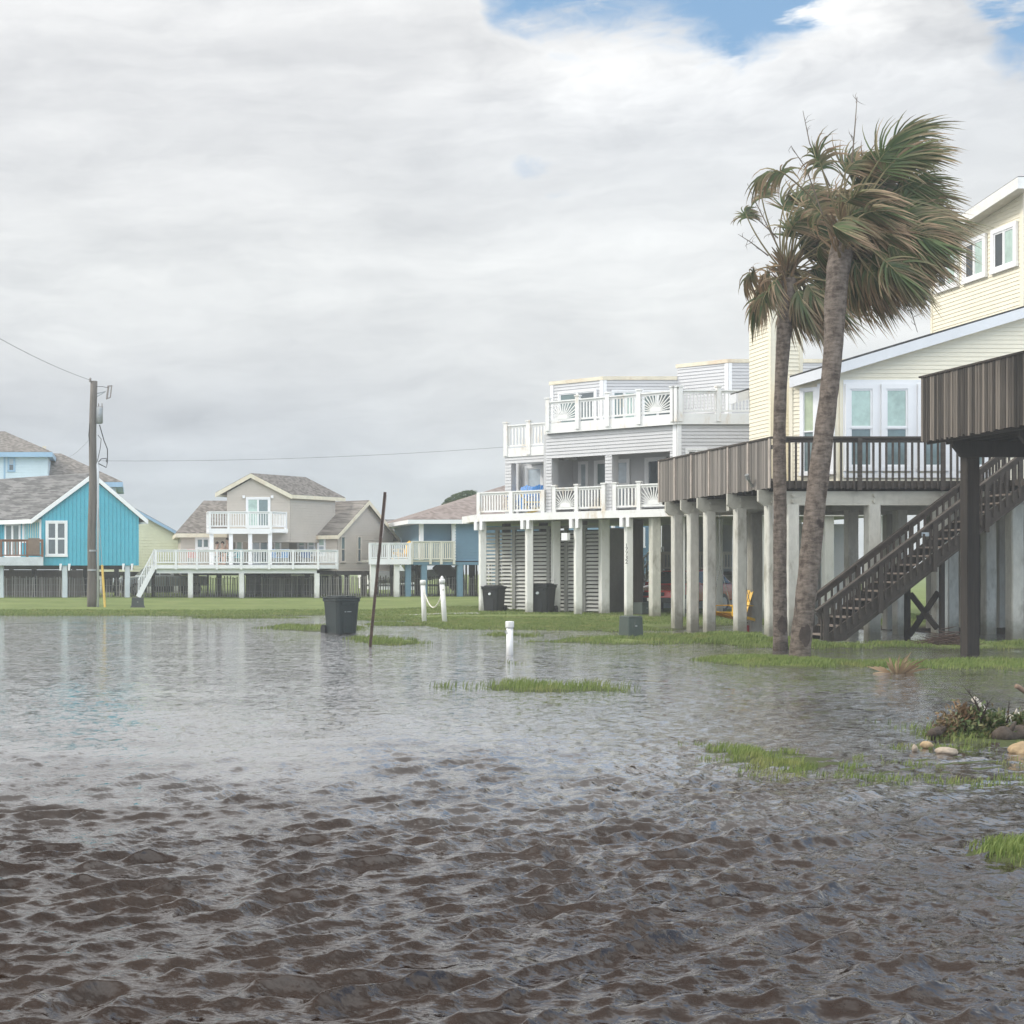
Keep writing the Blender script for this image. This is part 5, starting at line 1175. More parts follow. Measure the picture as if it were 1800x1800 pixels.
# ================================================================== THINGS
# ---- utility pole and lines
def pole():
    Y = 66.0; x = sx(162.5,Y); z0 = gz(x,Y); zt = sz(670,Y); root = thing('utility_pole', 'tall grey wooden utility pole with transformer and white conduit', 'utility pole', (x,Y,z0))
    s = MB(); n = 14; s.tube([(x+.10*(i/n)-.05+.02*math.sin(i), Y, z0-.3+(zt-z0+.3)*i/n) for i in range(n+1)], [.215-.055*i/n for i in range(n+1)], 14); s.build('shaft', mat('pole_wood', (.13,.115,.10), .85, .3, 1.2, (6,6,.3), .3, 14), root, True)
    c = MB(); cx = x+.25; c.tube([(cx,Y-.06,z0-.2),(cx,Y-.06,sz(838,Y)),(cx-.02,Y-.06,sz(815,Y))], .06, 8); c.build('conduit', mat('pvc_grey', (.62,.64,.66), .4, .05, 2), root, True)
    tx = sx(174.5,Y); t = MB(); t.lathe((tx,Y-.05,sz(745,Y)), [(.12,0),(.17,.03),(.17,.72),(.15,.76),(.05,.80)], 18); tr = t.build('transformer', GALV, root, True)
    b = MB()
    for dx in (-.03,.13): b.lathe((tx+dx,Y-.05,sz(722,Y)), [(.035,0),(.05,.05),(.03,.1),(.05,.15),(.03,.2),(.02,.34)], 8)
    b.build('bushing', mat('porcelain', (.25,.22,.20), .3), tr)
    g = MB(); ax = sx(190,Y); az = sz(690,Y); g.beam((x+.1,Y,az-.08),(ax-.1,Y,az+.05),.05,.05); g.beam((x+.1,Y,az-.25),(ax-.15,Y,az+.02),.04,.04); g.build('bracket', GALV, root)
    f = MB(); f.tube([(ax-.06,Y,az-.30),(ax+.02,Y,az+.30)], .045, 8); f.tube([(ax+.10,Y,az-.22),(ax+.16,Y,az+.30)], .03, 8); f.beam((ax-.04,Y,az+.29),(ax+.2,Y,az+.31),.05,.05); f.beam((ax-.1,Y,az-.3),(ax+.12,Y,az-.22),.05,.05); f.build('fuse_cutout', mat('porcelain', (.25,.22,.20), .3), root)
    for path, r_ in ((((175,747),(183,775),(189,790),(189,812),(187,822),(173,815)),.022),(((172,765),(178,772),(176,790),(171,812)),.015),(((158,745),(156,765),(158,785)),.016),(((187,813),(187,806),(178,807),(173,813)),.02),(((168,680),(180,680),(190,682)),.012)):
        w = MB(); w.tube([(sx(p,Y),Y-.1,sz(q,Y)) for p, q in path], r_, 6); w.build('cable_loop', BLACK, root)
    for py in (1002,968):
        bd = MB(); bd.tube([(x,Y,sz(py,Y)-.04),(x,Y,sz(py,Y)+.04)], .235 if py > 990 else .225, 14); bd.build('strap', GALV, root)
    ins = MB(); ins.lathe((sx(159,Y),Y-.1,sz(672,Y)), [(.04,0),(.07,.05),(.04,.1),(.06,.15),(.02,.2)], 8); ins.build('insulator', mat('porcelain', (.25,.22,.20), .3), root)
    gy = MB(); a = (sx(170,Y),Y,sz(850,Y)); e = (sx(184.5,Y-.5),Y-.5,gz(sx(184.5,Y),Y-.5)); gy.tube([a,(e[0],e[1],e[2])], .014, 6); go = gy.build('guy_wire', GALV, root)
    yg = MB(); tt = .66; p = tuple(a[i]+(e[i]-a[i])*tt for i in range(3)); yg.tube([p,e], .055, 8); yg.build('guy_guard', mat('faded_yellow', (.62,.42,.10), .5, .08, 2), go)
pole()
def wire(label, p, q, sag, r):
    m = MB(); P = []
    for i in range(25):
        t = i/24; v = Vector(p).lerp(Vector(q), t); v.z -= sag*4*t*(1-t); P.append(v)
    m.tube(P, r, 5); o = m.build('power_line', BLACK); tag(o, label, 'power line', 'overhead lines')
wire('thin overhead line rising left from the top of the utility pole', (sx(160,66),65.9,sz(671,66)+.05), (sx(-260,36),36,sz(430,36)), .35, .009)
wire('thin overhead line running right from mid pole towards the white house', (sx(173,66),66,sz(810,66)), (sx(1010,61.5),61.5,sz(776,61.5)), .25, .006)
wire('faint overhead line dropping from the pole to the pale blue house', (sx(158,66),66.2,sz(770,66)), (sx(104,97),97.6,sz(804,97)), .3, .006)

# ---- picket sand fences along the back of the lawn
def picket(px0, px1, Y, label, h=1.12, gapf=.0):
    x0, x1 = sx(px0,Y), sx(px1,Y); root = thing('picket_fence', label, 'fence', ((x0+x1)/2,Y,gz((x0+x1)/2,Y)), 'sand fences along the lawn')
    L = Line((x0,Y),(1,0)); w = x1-x0; n = int(w/.14); s = MB()
    for i in range(n):
        q = i*.14+random.uniform(-.012,.012); z = gz(x0+q,Y); hh = h*random.uniform(.92,1.05); lean = random.uniform(-.04,.04)
        if random.random() < .03: continue
        a = L.p(q); s.hexa([(a[0]-.032,Y-.012,z-.1),(a[0]+.032,Y-.012,z-.1),(a[0]+.032,Y+.012,z-.1),(a[0]-.032,Y+.012,z-.1),(a[0]-.03+lean,Y-.012,z+hh),(a[0]+.03+lean,Y-.012,z+hh),(a[0]+.03+lean,Y+.012,z+hh),(a[0]-.03+lean,Y+.012,z+hh)])
    s.build('slat_panel', SLATF, root)
    wr = MB()
    for t in (.25,.6,.9): wr.tube([(x0+w*j/20,Y+.02,gz(x0+w*j/20,Y)+h*t+.01*math.sin(j*2)) for j in range(21)], .008, 4)
    wr.build('wire_strand', GALV, root)
    k = max(2, int(w/2.9))
    for i in range(k+1):
        xx = x0+w*i/k; p = MB(); z = gz(xx,Y); p.tube([(xx,Y+.09,z-.2),(xx+.02,Y+.09,z+h*random.uniform(1.05,1.3))], .065, 8); p.build('post', GWOOD, root)
picket(-40, 158, 80.9, 'weathered grey picket fence under the turquoise house'); picket(166, 268, 81.4, 'weathered picket fence between the utility pole and the white stair', 1.05)
picket(270, 650, 81.6, 'long weathered picket fence below the tan house deck'); picket(652, 838, 82.2, 'weathered picket fence behind the slate blue house posts')

# ---- wheeled rubbish bin in the flood
def bin_(name, label, x, y, z, rz, sc, m, marks=False, group=None):
    root = thing(name, label, 'bin', (0,0,0), group); b = MB(); H = 1.0
    def ring(w, d, z, ch=.06): return [(-w+ch,-d,z),(w-ch,-d,z),(w,-d+ch,z),(w,d-ch,z),(w-ch,d,z),(-w+ch,d,z),(-w,d-ch,z),(-w,-d+ch,z)]
    rs = [ring(.30,.32,.0),(ring(.325,.35,.45)),ring(.35,.385,.90),ring(.375,.41,.905),ring(.375,.41,.985)]
    V = [p for r in rs for p in r]; F = [(i*8+k,i*8+(k+1)%8,(i+1)*8+(k+1)%8,(i+1)*8+k) for i in range(4) for k in range(8)]+[tuple(range(7,-1,-1)),tuple(32+k for k in range(8))]
    b.add(V, F); b.box(-.15,.15,-.358,-.33,.05,.52); b.box(-.19,.19,-.392,-.36,.78,.9)
    for i in range(4): b.box(-.22+i*.135,-.19+i*.135,-.40,-.372,.80,.9)
    b.build('body', m, root, bevel=.012)
    l = MB(); l.prism([(x_*1.06,y_*1.05) for x_,y_,_ in ring(.375,.41,0)], .987, 1.02); l.prism([(x_*.8,y_*.8) for x_,y_,_ in ring(.375,.41,0)], 1.021, 1.05)
    for i in range(3): l.box(-.20+i*.16,-.12+i*.16,-.36,.36,1.02,1.062)
    l.build('lid', m, root, bevel=.012)
    h = MB(); h.tube([(-.26,.40,.93),(-.26,.5,.97),(.26,.5,.97),(.26,.40,.93)], .018, 8); h.build('handle', m, root)
    for sg in (-1,1):
        w = MB(); w.tube([(sg*.30,.36,.13),(sg*.365,.36,.13)], .13, 18); w.build('wheel', BLACK, root)
    if marks:
        q = MB(); q.box(-.10,-.075,-.3665,-.361,.615,.642)
        for i in range(6): q.box(-.03+i*.022,-.016+i*.022,-.3665,-.361,.62,.638)
        q.build('marking', mat('bin_marking', (.42,.46,.46), .6), root)
    else:
        q = MB(); q.tube([(0,-.405,.72),(0,-.365,.70)], .055, 14); q.build('sticker', mat('bin_marking', (.42,.46,.46), .6), root)
    root.scale = sc; root.rotation_euler = (0,0,rz); root.location = (x,y,z); return root
BING = mat('dark_green_plastic', (.009,.017,.016), .45, .15, 3, spec=.5)
Yb = 41.4; bin_('rubbish_bin', 'dark green wheeled rubbish bin standing in the flood near the leaning post', sx(600,Yb), Yb, -.05, R(24), (1.10,1.0,1.05), BING, True)
for px, yy, sc, rz, lab in ((868,56.9,(1.0,.95,.98),R(-40),'dark wheeled bin with round sticker, leftmost under the white house'),(953,55.8,(1.15,1.1,1.08),R(-40),'black wheeled bin between the second and third white stilts')):
    bin_('rubbish_bin', lab, sx(px,yy), yy, gz(sx(px,yy),yy)-.01, rz, sc, BLACK, False, 'bins under the white house')

# ---- leaning rusty sign post, pipes, bollards
def signpost():
    Y = 34.0; a = Vector((sx(649,Y),Y,-.2)); b = Vector((sx(676.5,Y),Y,sz(865,Y))); root = thing('sign_post', 'rusty leaning steel channel post standing in the flood', 'post', (a.x,a.y,-.1))
    d = (b-a).normalized(); r = Vector((0,-1,0)).cross(d).normalized(); m = MB(); o = Vector((0,-1,0))
    for off, w, th in ((0,.030,.005),(-.015,.006,.03),(.015,.006,.03)): m.beam(a+r*off+o*(0 if off == 0 else .014), b+r*off+o*(0 if off == 0 else .014), w, th, up=(0,-1,0))
    for off in (-.024,.024): m.beam(a+r*off+o*.026, b+r*off+o*.026, .022, .005, up=(0,-1,0))
    m.build('channel', RUST, root)
    s = MB(); p = a.lerp(b,.72); q = a.lerp(b,.985); s.beam(p-r*.042, q-r*.042, .02, .03, up=(0,-1,0)); s.build('pale_strip', mat('pale_strip', (.55,.50,.47), .7), root)  # lighter strip along the left edge of the upper post
signpost()
PVC = mat('pvc_white', (.74,.74,.72), .35, .04, 2, stain=(.40,.36,.28), sa=.35, ss=4)
def pipe():
    Y = 30.5; x = sx(896,Y); root = thing('standpipe', 'white capped plastic standpipe rising from the flood', 'pipe', (x,Y,-.05)); m = MB(); zt = sz(1092,Y)
    m.lathe((x,Y,-.3), [(.072,0),(.072,.3+zt-.13)], 20); m.build('body', PVC, root, True)
    c = MB(); c.lathe((x,Y,zt-.135), [(.088,0),(.090,.01),(.090,.115),(.084,.135),(.0,.14)], 20); c.build('cap', PVC, root, True)
    h = MB(); h.tube([(x-.07,Y-.03,zt-.2),(x-.1,Y-.04,zt-.21),(x-.095,Y-.04,zt-.25),(x-.065,Y-.03,zt-.25)], .012, 6); h.build('clip', GALV, root)
pipe()
def bollards():
    tops = []
    for px0, pyb, px1, pyt, Y, lab in ((746.5,1088,743.5,1021,49.5,'shorter white plastic bollard, left end of the rope'),(783,1091,777,1019,48.2,'taller white plastic bollard with pointed cap, right end of the rope')):
        x0, x1 = sx(px0,Y), sx(px1,Y); z0, zt = gz(x0,Y), sz(pyt,Y); root = thing('bollard', lab, 'bollard', (x0,Y,z0), 'bollards joined by a white rope')
        m = MB(); m.tube([(x0,Y,z0-.3),(x1,Y,zt-.12)], .085, 16); m.build('body', PVC, root, True)
        c = MB(); c.tube([(x1,Y,zt-.14),(x1,Y,zt-.0),(x1,Y,zt+.03)], [.102,.102,.085], 16)
        if px0 > 760: c.tube([(x1,Y,zt+.03),(x1,Y,zt+.09),(x1,Y,zt+.13)], [.06,.05,.01], 12)
        c.build('cap', PVC, root, True); tops.append((x1+(x0-x1)*.18,Y,zt-.30))
    a, b = Vector(tops[0]), Vector(tops[1]); P = []
    for i in range(21):
        t = i/20; v = a.lerp(b, t); v.z -= .62*4*t*(1-t); v.y -= .10; P.append(v)
    m = MB(); m.tube(P, .022, 8); o = m.build('rope', mat('white_rope', (.66,.64,.56), .8, .1, 20)); tag(o, 'white rope hanging in a loop between the two bollards', 'rope')
bollards()
def pedestal(name, label, x, y, w, d, h, m, rz, flare=.08):
    root = thing(name, label, 'utility box', (0,0,0)); z = 0
    b = MB(); t = .93; b.hexa([(-w/2,-d/2,.05),(w/2,-d/2,.05),(w/2,d/2,.05),(-w/2,d/2,.05),(-w/2*t,-d/2*t,h),(w/2*t,-d/2*t,h),(w/2*t,d/2*t,h),(-w/2*t,d/2*t,h)]); b.build('body', m, root, bevel=.02)
    l = MB(); l.hexa([(-w/2*t-.015,-d/2*t-.015,h),(w/2*t+.015,-d/2*t-.015,h),(w/2*t+.015,d/2*t+.015,h),(-w/2*t-.015,d/2*t+.015,h),(-w/2*t+.03,-d/2*t+.03,h+.035),(w/2*t-.03,-d/2*t+.03,h+.035),(w/2*t-.03,d/2*t-.03,h+.035),(-w/2*t+.03,d/2*t-.03,h+.035)]); l.build('lid', m, root, bevel=.01)
    p = MB(); p.hexa([(-w/2-flare,-d/2-flare,-.15),(w/2+flare,-d/2-flare,-.15),(w/2+flare,d/2+flare,-.15),(-w/2-flare,d/2+flare,-.15),(-w/2-.02,-d/2-.02,.06),(w/2+.02,-d/2-.02,.06),(w/2+.02,d/2+.02,.06),(-w/2-.02,d/2+.02,.06)]); p.build('base', mat('dark_base', (.06,.065,.06), .8, .2, 4), root)
    s = MB(); s.box(-.03,.03,-d/2-.012,-d/2+.01,h*.55,h*.62); s.build('latch', GALV, root)
    root.rotation_euler = (0,0,rz); root.location = (x,y,max(gz(x,y),-.02)); return root
UGREEN = mat('utility_green', (.060,.078,.066), .5, .10, 2, stain=(.2,.19,.15), sa=.4, ss=3)
pedestal('utility_pedestal', 'green utility pedestal on a low grass island in front of the white house', sx(1109,37.3), 37.3, .46, .42, .54, UGREEN, R(18))
pedestal('utility_pedestal', 'low dark grey utility box on the lawn by the utility pole', sx(242,65.5), 65.5, .58, .5, .40, mat('utility_dark', (.05,.058,.053), .6, .15, 3), 0)
pedestal('utility_pedestal', 'grey green cabinet below the white stair beside the red car', sx(1128,53.6), 53.6, .52, .5, .42, UGREEN, R(30), .02)

# ---- cars and boat
vehicle('parked_car', 'dark red car parked under the white house', 'car', 21.35, 56.2, R(40), mat('red_car_paint', (.40,.030,.028), .25, .04, 2, coat=.8), 'suv')
vehicle('pickup_truck', 'grey pickup truck parked under the tan house behind the picket fence', 'truck', sx(283,86), 86, R(20), mat('grey_car_paint', (.34,.37,.39), .3, .04, 2, coat=.6), 'truck')
def boat():
    x, y = sx(727,86), 86.0; root = thing('boat', 'white boat hull on a trailer in the shade behind the slate blue posts', 'boat', (x,y,gz(x,y))); h = MB(); secs = []
    z = gz(x,y)+.65
    for i in range(9):
        t = i/8; w = .95*math.sin(min(1,(1-t)*1.6+.02)*math.pi/2); k = .55*t**3
        secs.append([(x-2.6+5.2*t, y-w, z+.75+k*.5),(x-2.6+5.2*t, y-w*.8, z+.25+k),(x-2.6+5.2*t, y, z+k*1.2),(x-2.6+5.2*t, y+w*.8, z+.25+k),(x-2.6+5.2*t, y+w, z+.75+k*.5)])
    V = [p for s in secs for p in s]; F = [(i*5+k,i*5+k+1,i*5+k+6,i*5+k+5) for i in range(8) for k in range(4)]+[(i*5+4,i*5,i*5+5,i*5+9) for i in range(8)]+[(0,4,3,2,1)]
    h.add(V, F); h.build('hull', WTRIM, root, False)
    w = MB(); w.hexa([(x-.4,y-.6,z+.76),(x+.5,y-.5,z+.8),(x+.5,y+.5,z+.8),(x-.4,y+.6,z+.76),(x-.7,y-.55,z+1.2),(x-.2,y-.45,z+1.2),(x-.2,y+.45,z+1.2),(x-.7,y+.55,z+1.2)]); w.build('windscreen', GLG, root)
    t = MB(); t.beam((x-2.8,y-.5,z-.1),(x+3.2,y,z-.1),.08,.1); t.beam((x-2.8,y+.5,z-.1),(x+3.2,y,z-.1),.08,.1); t.build('trailer', GALV, root)
    for sg in (-1,1):
        q = MB(); q.tube([(x-.9,y+sg*.95,z-.37),(x-.9,y+sg*1.12,z-.37)], .28, 16); q.build('wheel', BLACK, root)
boat()

# ---- chairs, swing, people
BLUEP = mat('blue_plastic', (.04,.24,.62), .4, .04, 2); YELP = mat('yellow_plastic', (.80,.60,.16), .4, .05, 2); YELC = mat('yellow_chair', (.80,.47,.03), .45, .06, 2)
adirondack('bright blue slatted chair on the white house porch, left of the pair', sx(913,57.2), 57.2, 4.15, R(-45), BLUEP, group='blue chairs on the white house porch')
adirondack('bright blue slatted chair on the white house porch, right beside the pale yellow chair', sx(937,56.8), 56.8, 4.15, R(-40), BLUEP, group='blue chairs on the white house porch')
adirondack('pale yellow slatted chair beside the blue chairs on the white house porch', sx(942,55.8), 55.8, 3.86, R(80), YELP)
adirondack('deep yellow slatted chair on the slate blue house deck', sx(704,81.3), 81.3, 2.41, R(-70), YELC)
x, y = sx(1286,41.6), 41.6
sw = adirondack('yellow wooden slatted swing chair hanging on chains under the cream house deck', x, y, sz(1086,41.6)-.22, R(-62), YELC, 'swing_chair', None, True)
def chains():
    c = MB(); ca, sa = math.cos(R(-62)), math.sin(R(-62)); zb = sz(1086,41.6)-.22
    for lx, ly, tx in ((-.35,-.35,-.35),(.35,-.35,.35),(-.35,.38,-.35),(.35,.38,.35)):
        wx, wy = x+lx*ca-ly*sa, y+lx*sa+ly*ca; ux, uy = x+tx*ca-.05*-sa, y+tx*sa+.05*ca
        p, q = Vector((wx,wy,zb+.58)), Vector((ux,uy,zb+1.75)); n = 18
        for i in range(n):
            a = p.lerp(q,i/n); b = p.lerp(q,(i+.8)/n); c.tube([a,b], .012, 5)
    for tx in (-.35,.35):
        ux, uy = x+tx*ca+.05*sa, y+tx*sa+.05*ca; c.tube([(ux,uy,zb+1.75),(ux,uy,3.80)], .012, 5)
    o = c.build('hanging_chain', GALV); o.parent = sw; o.matrix_parent_inverse = (sw.matrix_world if False else __import__('mathutils').Matrix.LocRotScale(sw.location, sw.rotation_euler, sw.scale)).inverted()
chains()
def can():
    Y = 41.9; X = sx(1317,Y); z = gz(X,Y); root = thing('fuel_can', 'small red can standing behind a shaded pile of the cream house', 'can', (X,Y,z)); b = MB(); b.box(X-.13,X+.13,Y-.1,Y+.1,z-.02,z+.30); b.build('body', mat('can_red', (.42,.03,.03), .45, .1, 3), root, bevel=.03)
    h = MB(); h.tube([(X-.08,Y,z+.29),(X-.07,Y,z+.37),(X+.06,Y,z+.37),(X+.07,Y,z+.29)], .018, 8); h.build('handle', BLACK, root); s = MB(); s.tube([(X+.1,Y,z+.28),(X+.16,Y,z+.40)], .02, 8); s.build('spout', BLACK, root)
can()
zd = TANDECK[0]
person('person with dark hair seated at the left behind the tan house deck rail', sx(381,81.2), 81.2, zd, R(60), True, mat('blue_shirt', (.22,.27,.36), .8), mat('dark_shorts', (.05,.06,.09), .8), seat=.40)
person('person with dark top seated in the middle of the group on the tan deck', sx(392.5,81.0), 81.0, zd, R(-20), True, mat('dark_shirt', (.10,.11,.11), .8), mat('grey_shorts', (.2,.2,.22), .8), .1, seat=.40)
person('bare-shouldered person sitting tallest of the group behind the tan deck rail', sx(403.5,80.9), 80.9, zd, R(-50), True, None, mat('teal_shorts', (.10,.35,.38), .8), .12, seat=.60)
def deckchair(label, px, m, rz, Y=80.7, hs=.0):
    root = thing('deck_chair', label, 'chair', (0,0,0), 'deck chairs behind the tan house rail'); s = MB(); q = .32 if hs == 1.0 else (.50 if hs > 1 else .40); s.box(-.25,.25,-.25,.25,q,q+.03); s.build('seat', m, root); b = MB(); e = .2 if hs else .9-q; b.hexa([(-.25,.24,q+.03),(.25,.24,q+.03),(.25,.27,q+.03),(-.25,.27,q+.03),(-.25,.36,q+e),(.25,.36,q+e),(.25,.39,q+e),(-.25,.39,q+e)]); b.build('backrest', m, root)
    for sx_ in (-1,1):
        for sy in (-1,1):
            l = MB(); l.box(sx_*.23-.018,sx_*.23+.018,sy*.22-.018,sy*.22+.018,0,q); l.build('leg', GALV, root)
    root.location = (sx(px,Y),Y,zd); root.rotation_euler = (0,0,rz)
for px, Yc, rz, h in ((381,81.2,60,1.0),(392.5,81.0,-20,1.0),(403.5,80.9,-50,1.5)):
    deckchair({381:'white deck chair under the seated person at left on the tan deck',392.5:'white deck chair under the person in the dark top',403.5:'tall white deck stool under the bare-shouldered person'}[px], px, WTRIM, R(rz), Yc, h)
for px, m, rz, lab in ((341,mat('pink_cloth',(.55,.30,.27),.8),.4,'pink deck chair near the left end of the tan house deck'),(417,mat('teal_cloth',(.16,.42,.46),.8),-.3,'teal deck chair right of the people on the tan deck'),(485,mat('blue_cloth',(.16,.30,.50),.8),.6,'blue deck chair behind the rail right of the sliding door'),(497,mat('blue_cloth',(.16,.30,.50),.8),-.5,'second blue deck chair, beside the first, on the tan deck'),(540,mat('navy_cloth',(.06,.10,.20),.8),.2,'dark navy deck chair near the right end of the tan deck')):
    deckchair(lab, px, m, rz)

# ---- palms
def leafmat():
    m = bpy.data.materials.new('palm_leaf'); m.use_nodes = True; k = NT(m.node_tree); b = k.n['Principled BSDF']
    at = k.new('ShaderNodeAttribute', attribute_name='dry'); sp = k.new('ShaderNodeSeparateColor'); k.put(sp.inputs[0], at.outputs['Color'])
    g = k.mix(sp.outputs[1], (.030,.062,.022), (.120,.165,.055)); d = k.mix(sp.outputs[1], (.19,.115,.065), (.52,.36,.22))
    c = k.mix(sp.outputs[0], g, d); k.put(b.inputs['Base Color'], c); b.inputs['Roughness'].default_value = .5; b.inputs['Specular IOR Level'].default_value = .35
    tr = k.new('ShaderNodeBsdfTranslucent'); k.put(tr.inputs[0], c); mx = k.new('ShaderNodeMixShader'); mx.inputs[0].default_value = .30
    k.l.new(b.outputs[0], mx.inputs[1]); k.l.new(tr.outputs[0], mx.inputs[2]); k.l.new(mx.outputs[0], k.n['Material Output'].inputs[0]); return m
LEAF = leafmat()
def trunkmat():
    m = bpy.data.materials.new('palm_bark'); m.use_nodes = True; k = NT(m.node_tree); b = k.n['Principled BSDF']
    pos = k.new('ShaderNodeNewGeometry').outputs['Position']; sp = k.new('ShaderNodeSeparateXYZ'); k.put(sp.inputs[0], pos)
    wob = k.noise(pos, 3, 3); zz = k.M('ADD', sp.outputs[2], k.M('MULTIPLY', wob, .06)); ring = k.M('SINE', k.M('MULTIPLY', zz, 85.0))
    n = k.noise(k.scale(pos,(2.4,2.4,6.5)), 2.2, 6, .68); n2 = k.noise(k.scale(pos,(1,1,.5)), 9, 4, .7)
    f = k.M('ADD', k.M('MULTIPLY', n, .6), k.M('MULTIPLY', n2, .4))
    c = k.mix(k.smooth(f, .33, .68), (.050,.038,.030), (.215,.178,.148)); c = k.mix(k.smooth(k.noise(pos, 2.4, 4), .62, .72), c, (.045,.035,.030))
    k.put(b.inputs['Base Color'], c); b.inputs['Roughness'].default_value = .9; b.inputs['Specular IOR Level'].default_value = .2
    h = k.M('ADD', k.M('MULTIPLY', ring, .02), k.M('ADD', n, n2)); bn = k.new('ShaderNodeBump'); bn.inputs['Strength'].default_value = .8; bn.inputs['Distance'].default_value = .025; k.put(bn.inputs['Height'], h); k.put(b.inputs['Normal'], bn.outputs[0]); return m
BARK = trunkmat()
def palm(label, Y, path, wid, crown, fronds, dead, seed):
    rnd = random.Random(seed); P = [Vector((sx(px,Y),Y,sz(py,Y))) for px, py in path]
    base = P[0]; root = thing('palm_tree', label, 'palm tree', (base.x,Y,gz(base.x,Y)), 'two wind-blown palms')
    # smooth resample
    pts = []; rad = []; n = 46
    ts = np.linspace(0, len(P)-1, n); zz = np.array([list(p) for p in P])
    def cr(a, t):
        i = int(min(max(math.floor(t),0),len(a)-2)); u = t-i; p0, p1, p2, p3 = a[max(i-1,0)], a[i], a[i+1], a[min(i+2,len(a)-1)]
        return .5*((2*p1)+(-p0+p2)*u+(2*p0-5*p1+4*p2-p3)*u*u+(-p0+3*p1-3*p2+p3)*u**3)
    for i, t in enumerate(ts):
        v = cr(zz, t); pts.append(Vector(v)); rad.append(float(np.interp(t, range(len(wid)), wid))*.84*Y/FL/2*(1+rnd.uniform(-.035,.035)))
    pts[0].z -= .35; rad[0] *= 1.1
    t = MB(); t.tube(pts, rad, 22); tr = t.build('trunk', BARK, root, True)
    # old hollow scar near the foot
    sc = MB(); s_ = pts[3]; r_ = rad[3]; V = [(s_.x-.01,s_.y-r_-.012,s_.z-.02)]; nn = 14
    V += [(s_.x-.01+.11*math.cos(2*math.pi*i/nn)*rnd.uniform(.8,1.2), s_.y-math.sqrt(max(r_*r_-(.11*math.cos(2*math.pi*i/nn))**2,.001))-.018, s_.z-.02+.20*math.sin(2*math.pi*i/nn)*rnd.uniform(.8,1.15)) for i in range(nn)]
    sc.add(V, [(0,1+i,1+(i+1)%nn) for i in range(nn)]); sc.build('scar', mat('scar_dark', (.060,.046,.038), .95, .4, 8), tr)
    c = Vector((sx(crown[0],Y),Y,sz(crown[1],Y))); wind = Vector((1,.12,-.10)).normalized(); m = MB(); m.c = []
    def strip(p, d, L, w, drops, dr, tone, seg=5, sway=1.0, bend=None):
        """one leaf segment: a narrow folded ribbon that bends with wind and weight"""
        b = len(m.v); q = p.copy(); dd = d.copy(); k = seg
        for j in range(k+1):
            t = j/k; ww = w*(1-t**1.6)*(.65+.35*min(1,t*4)); side = dd.cross(Vector((.2,-1,.3))).normalized()
            m.v.append(tuple(q-side*ww)); m.v.append(tuple(q+side*ww)); dv = min(1, max(0, dr+(t-.5)*.9)); 
            for _ in range(2): m.c.append((dv, tone, 0, 1))
            dd = (dd+wind*(.30*sway)+Vector((0,0,-.16*drops))).normalized(); q = q+dd*(L/k)
        for j in range(k): m.f.append((b+2*j,b+2*j+1,b+2*j+3,b+2*j+2)); m.m.append(0)
    def frond(a, Lp, Lb, dry, depth, spread=80, sway=1.0, droop=1.0, nseg=40, thick=.022, start=None):
        d = Vector((math.cos(R(a))*math.cos(depth), math.sin(depth), math.sin(R(a))*math.cos(depth))).normalized()
        p = (start or c)+Vector((rnd.uniform(-.10,.10),rnd.uniform(-.1,.1),rnd.uniform(-.18,.14))); n = 7; path_ = [p.copy()]; dirs = [d.copy()]
        for i in range(n):
            d = (d+wind*(.075*sway)+Vector((0,0,-.035*droop))).normalized(); p = p+d*(Lp/n); path_.append(p.copy()); dirs.append(d.copy())
        # stalk
        b = len(m.v); before = len(m.v); m.tube(path_, [thick*(1-.35*i/n) for i in range(n+1)], 5); tone = rnd.uniform(.3,.9)
        m.c += [(.25+.5*dry, tone, 0, 1)]*(len(m.v)-before)
        side = d.cross(Vector((rnd.uniform(-.4,.4),-1,rnd.uniform(-.4,.4)))).normalized()
        cl = Lb*.42; cp = [p.copy()]; cd = d.copy(); q = p.copy()
        for i in range(4): cd = (cd+wind*.10*sway+Vector((0,0,-.09*droop))).normalized(); q = q+cd*(cl/4); cp.append(q.copy())
        before = len(m.v); m.tube(cp, [thick*.6,thick*.5,thick*.4,thick*.3,.003], 5); m.c += [(.2+.5*dry, .8, 0, 1)]*(len(m.v)-before)
        for i in range(nseg):
            u = i/(nseg-1)*2-1; ang = R(spread*u); st = cp[0].lerp(cp[-1], 1-abs(u)**.8); dirn = (cd*math.cos(ang)+side*math.sin(ang)+Vector((0,rnd.uniform(-.18,.18),0))).normalized()
            L = Lb*(1-.30*abs(u))*rnd.uniform(.72,1.12); dv = min(1, max(0, rnd.gauss(dry, .28)));  tone_ = min(1,max(0,rnd.gauss(.5,.25)))
            strip(st, dirn, L, rnd.uniform(.020,.033), droop*rnd.uniform(.6,1.5), dv, tone_, 5, sway*rnd.uniform(.7,1.25))
    for f in fronds: frond(*f)
    # boots and dead leaf bases hugging the neck
    for i in range(46):
        a = rnd.uniform(0, 2*math.pi); h = rnd.uniform(-.55,.35); r0 = rad[-1]*.9; p = c+Vector((math.cos(a)*r0,math.sin(a)*r0,h)); d = Vector((math.cos(a)*.5+.15,math.sin(a)*.5,rnd.uniform(.2,1.0))).normalized(); before = len(m.v)
        m.tube([p,p+d*.22,p+d*.42], [.035,.028,.008], 5); m.c += [(rnd.uniform(.5,1), rnd.uniform(0,.35), 0, 1)]*(len(m.v)-before)
    cr_ = m.build('crown', LEAF, root)
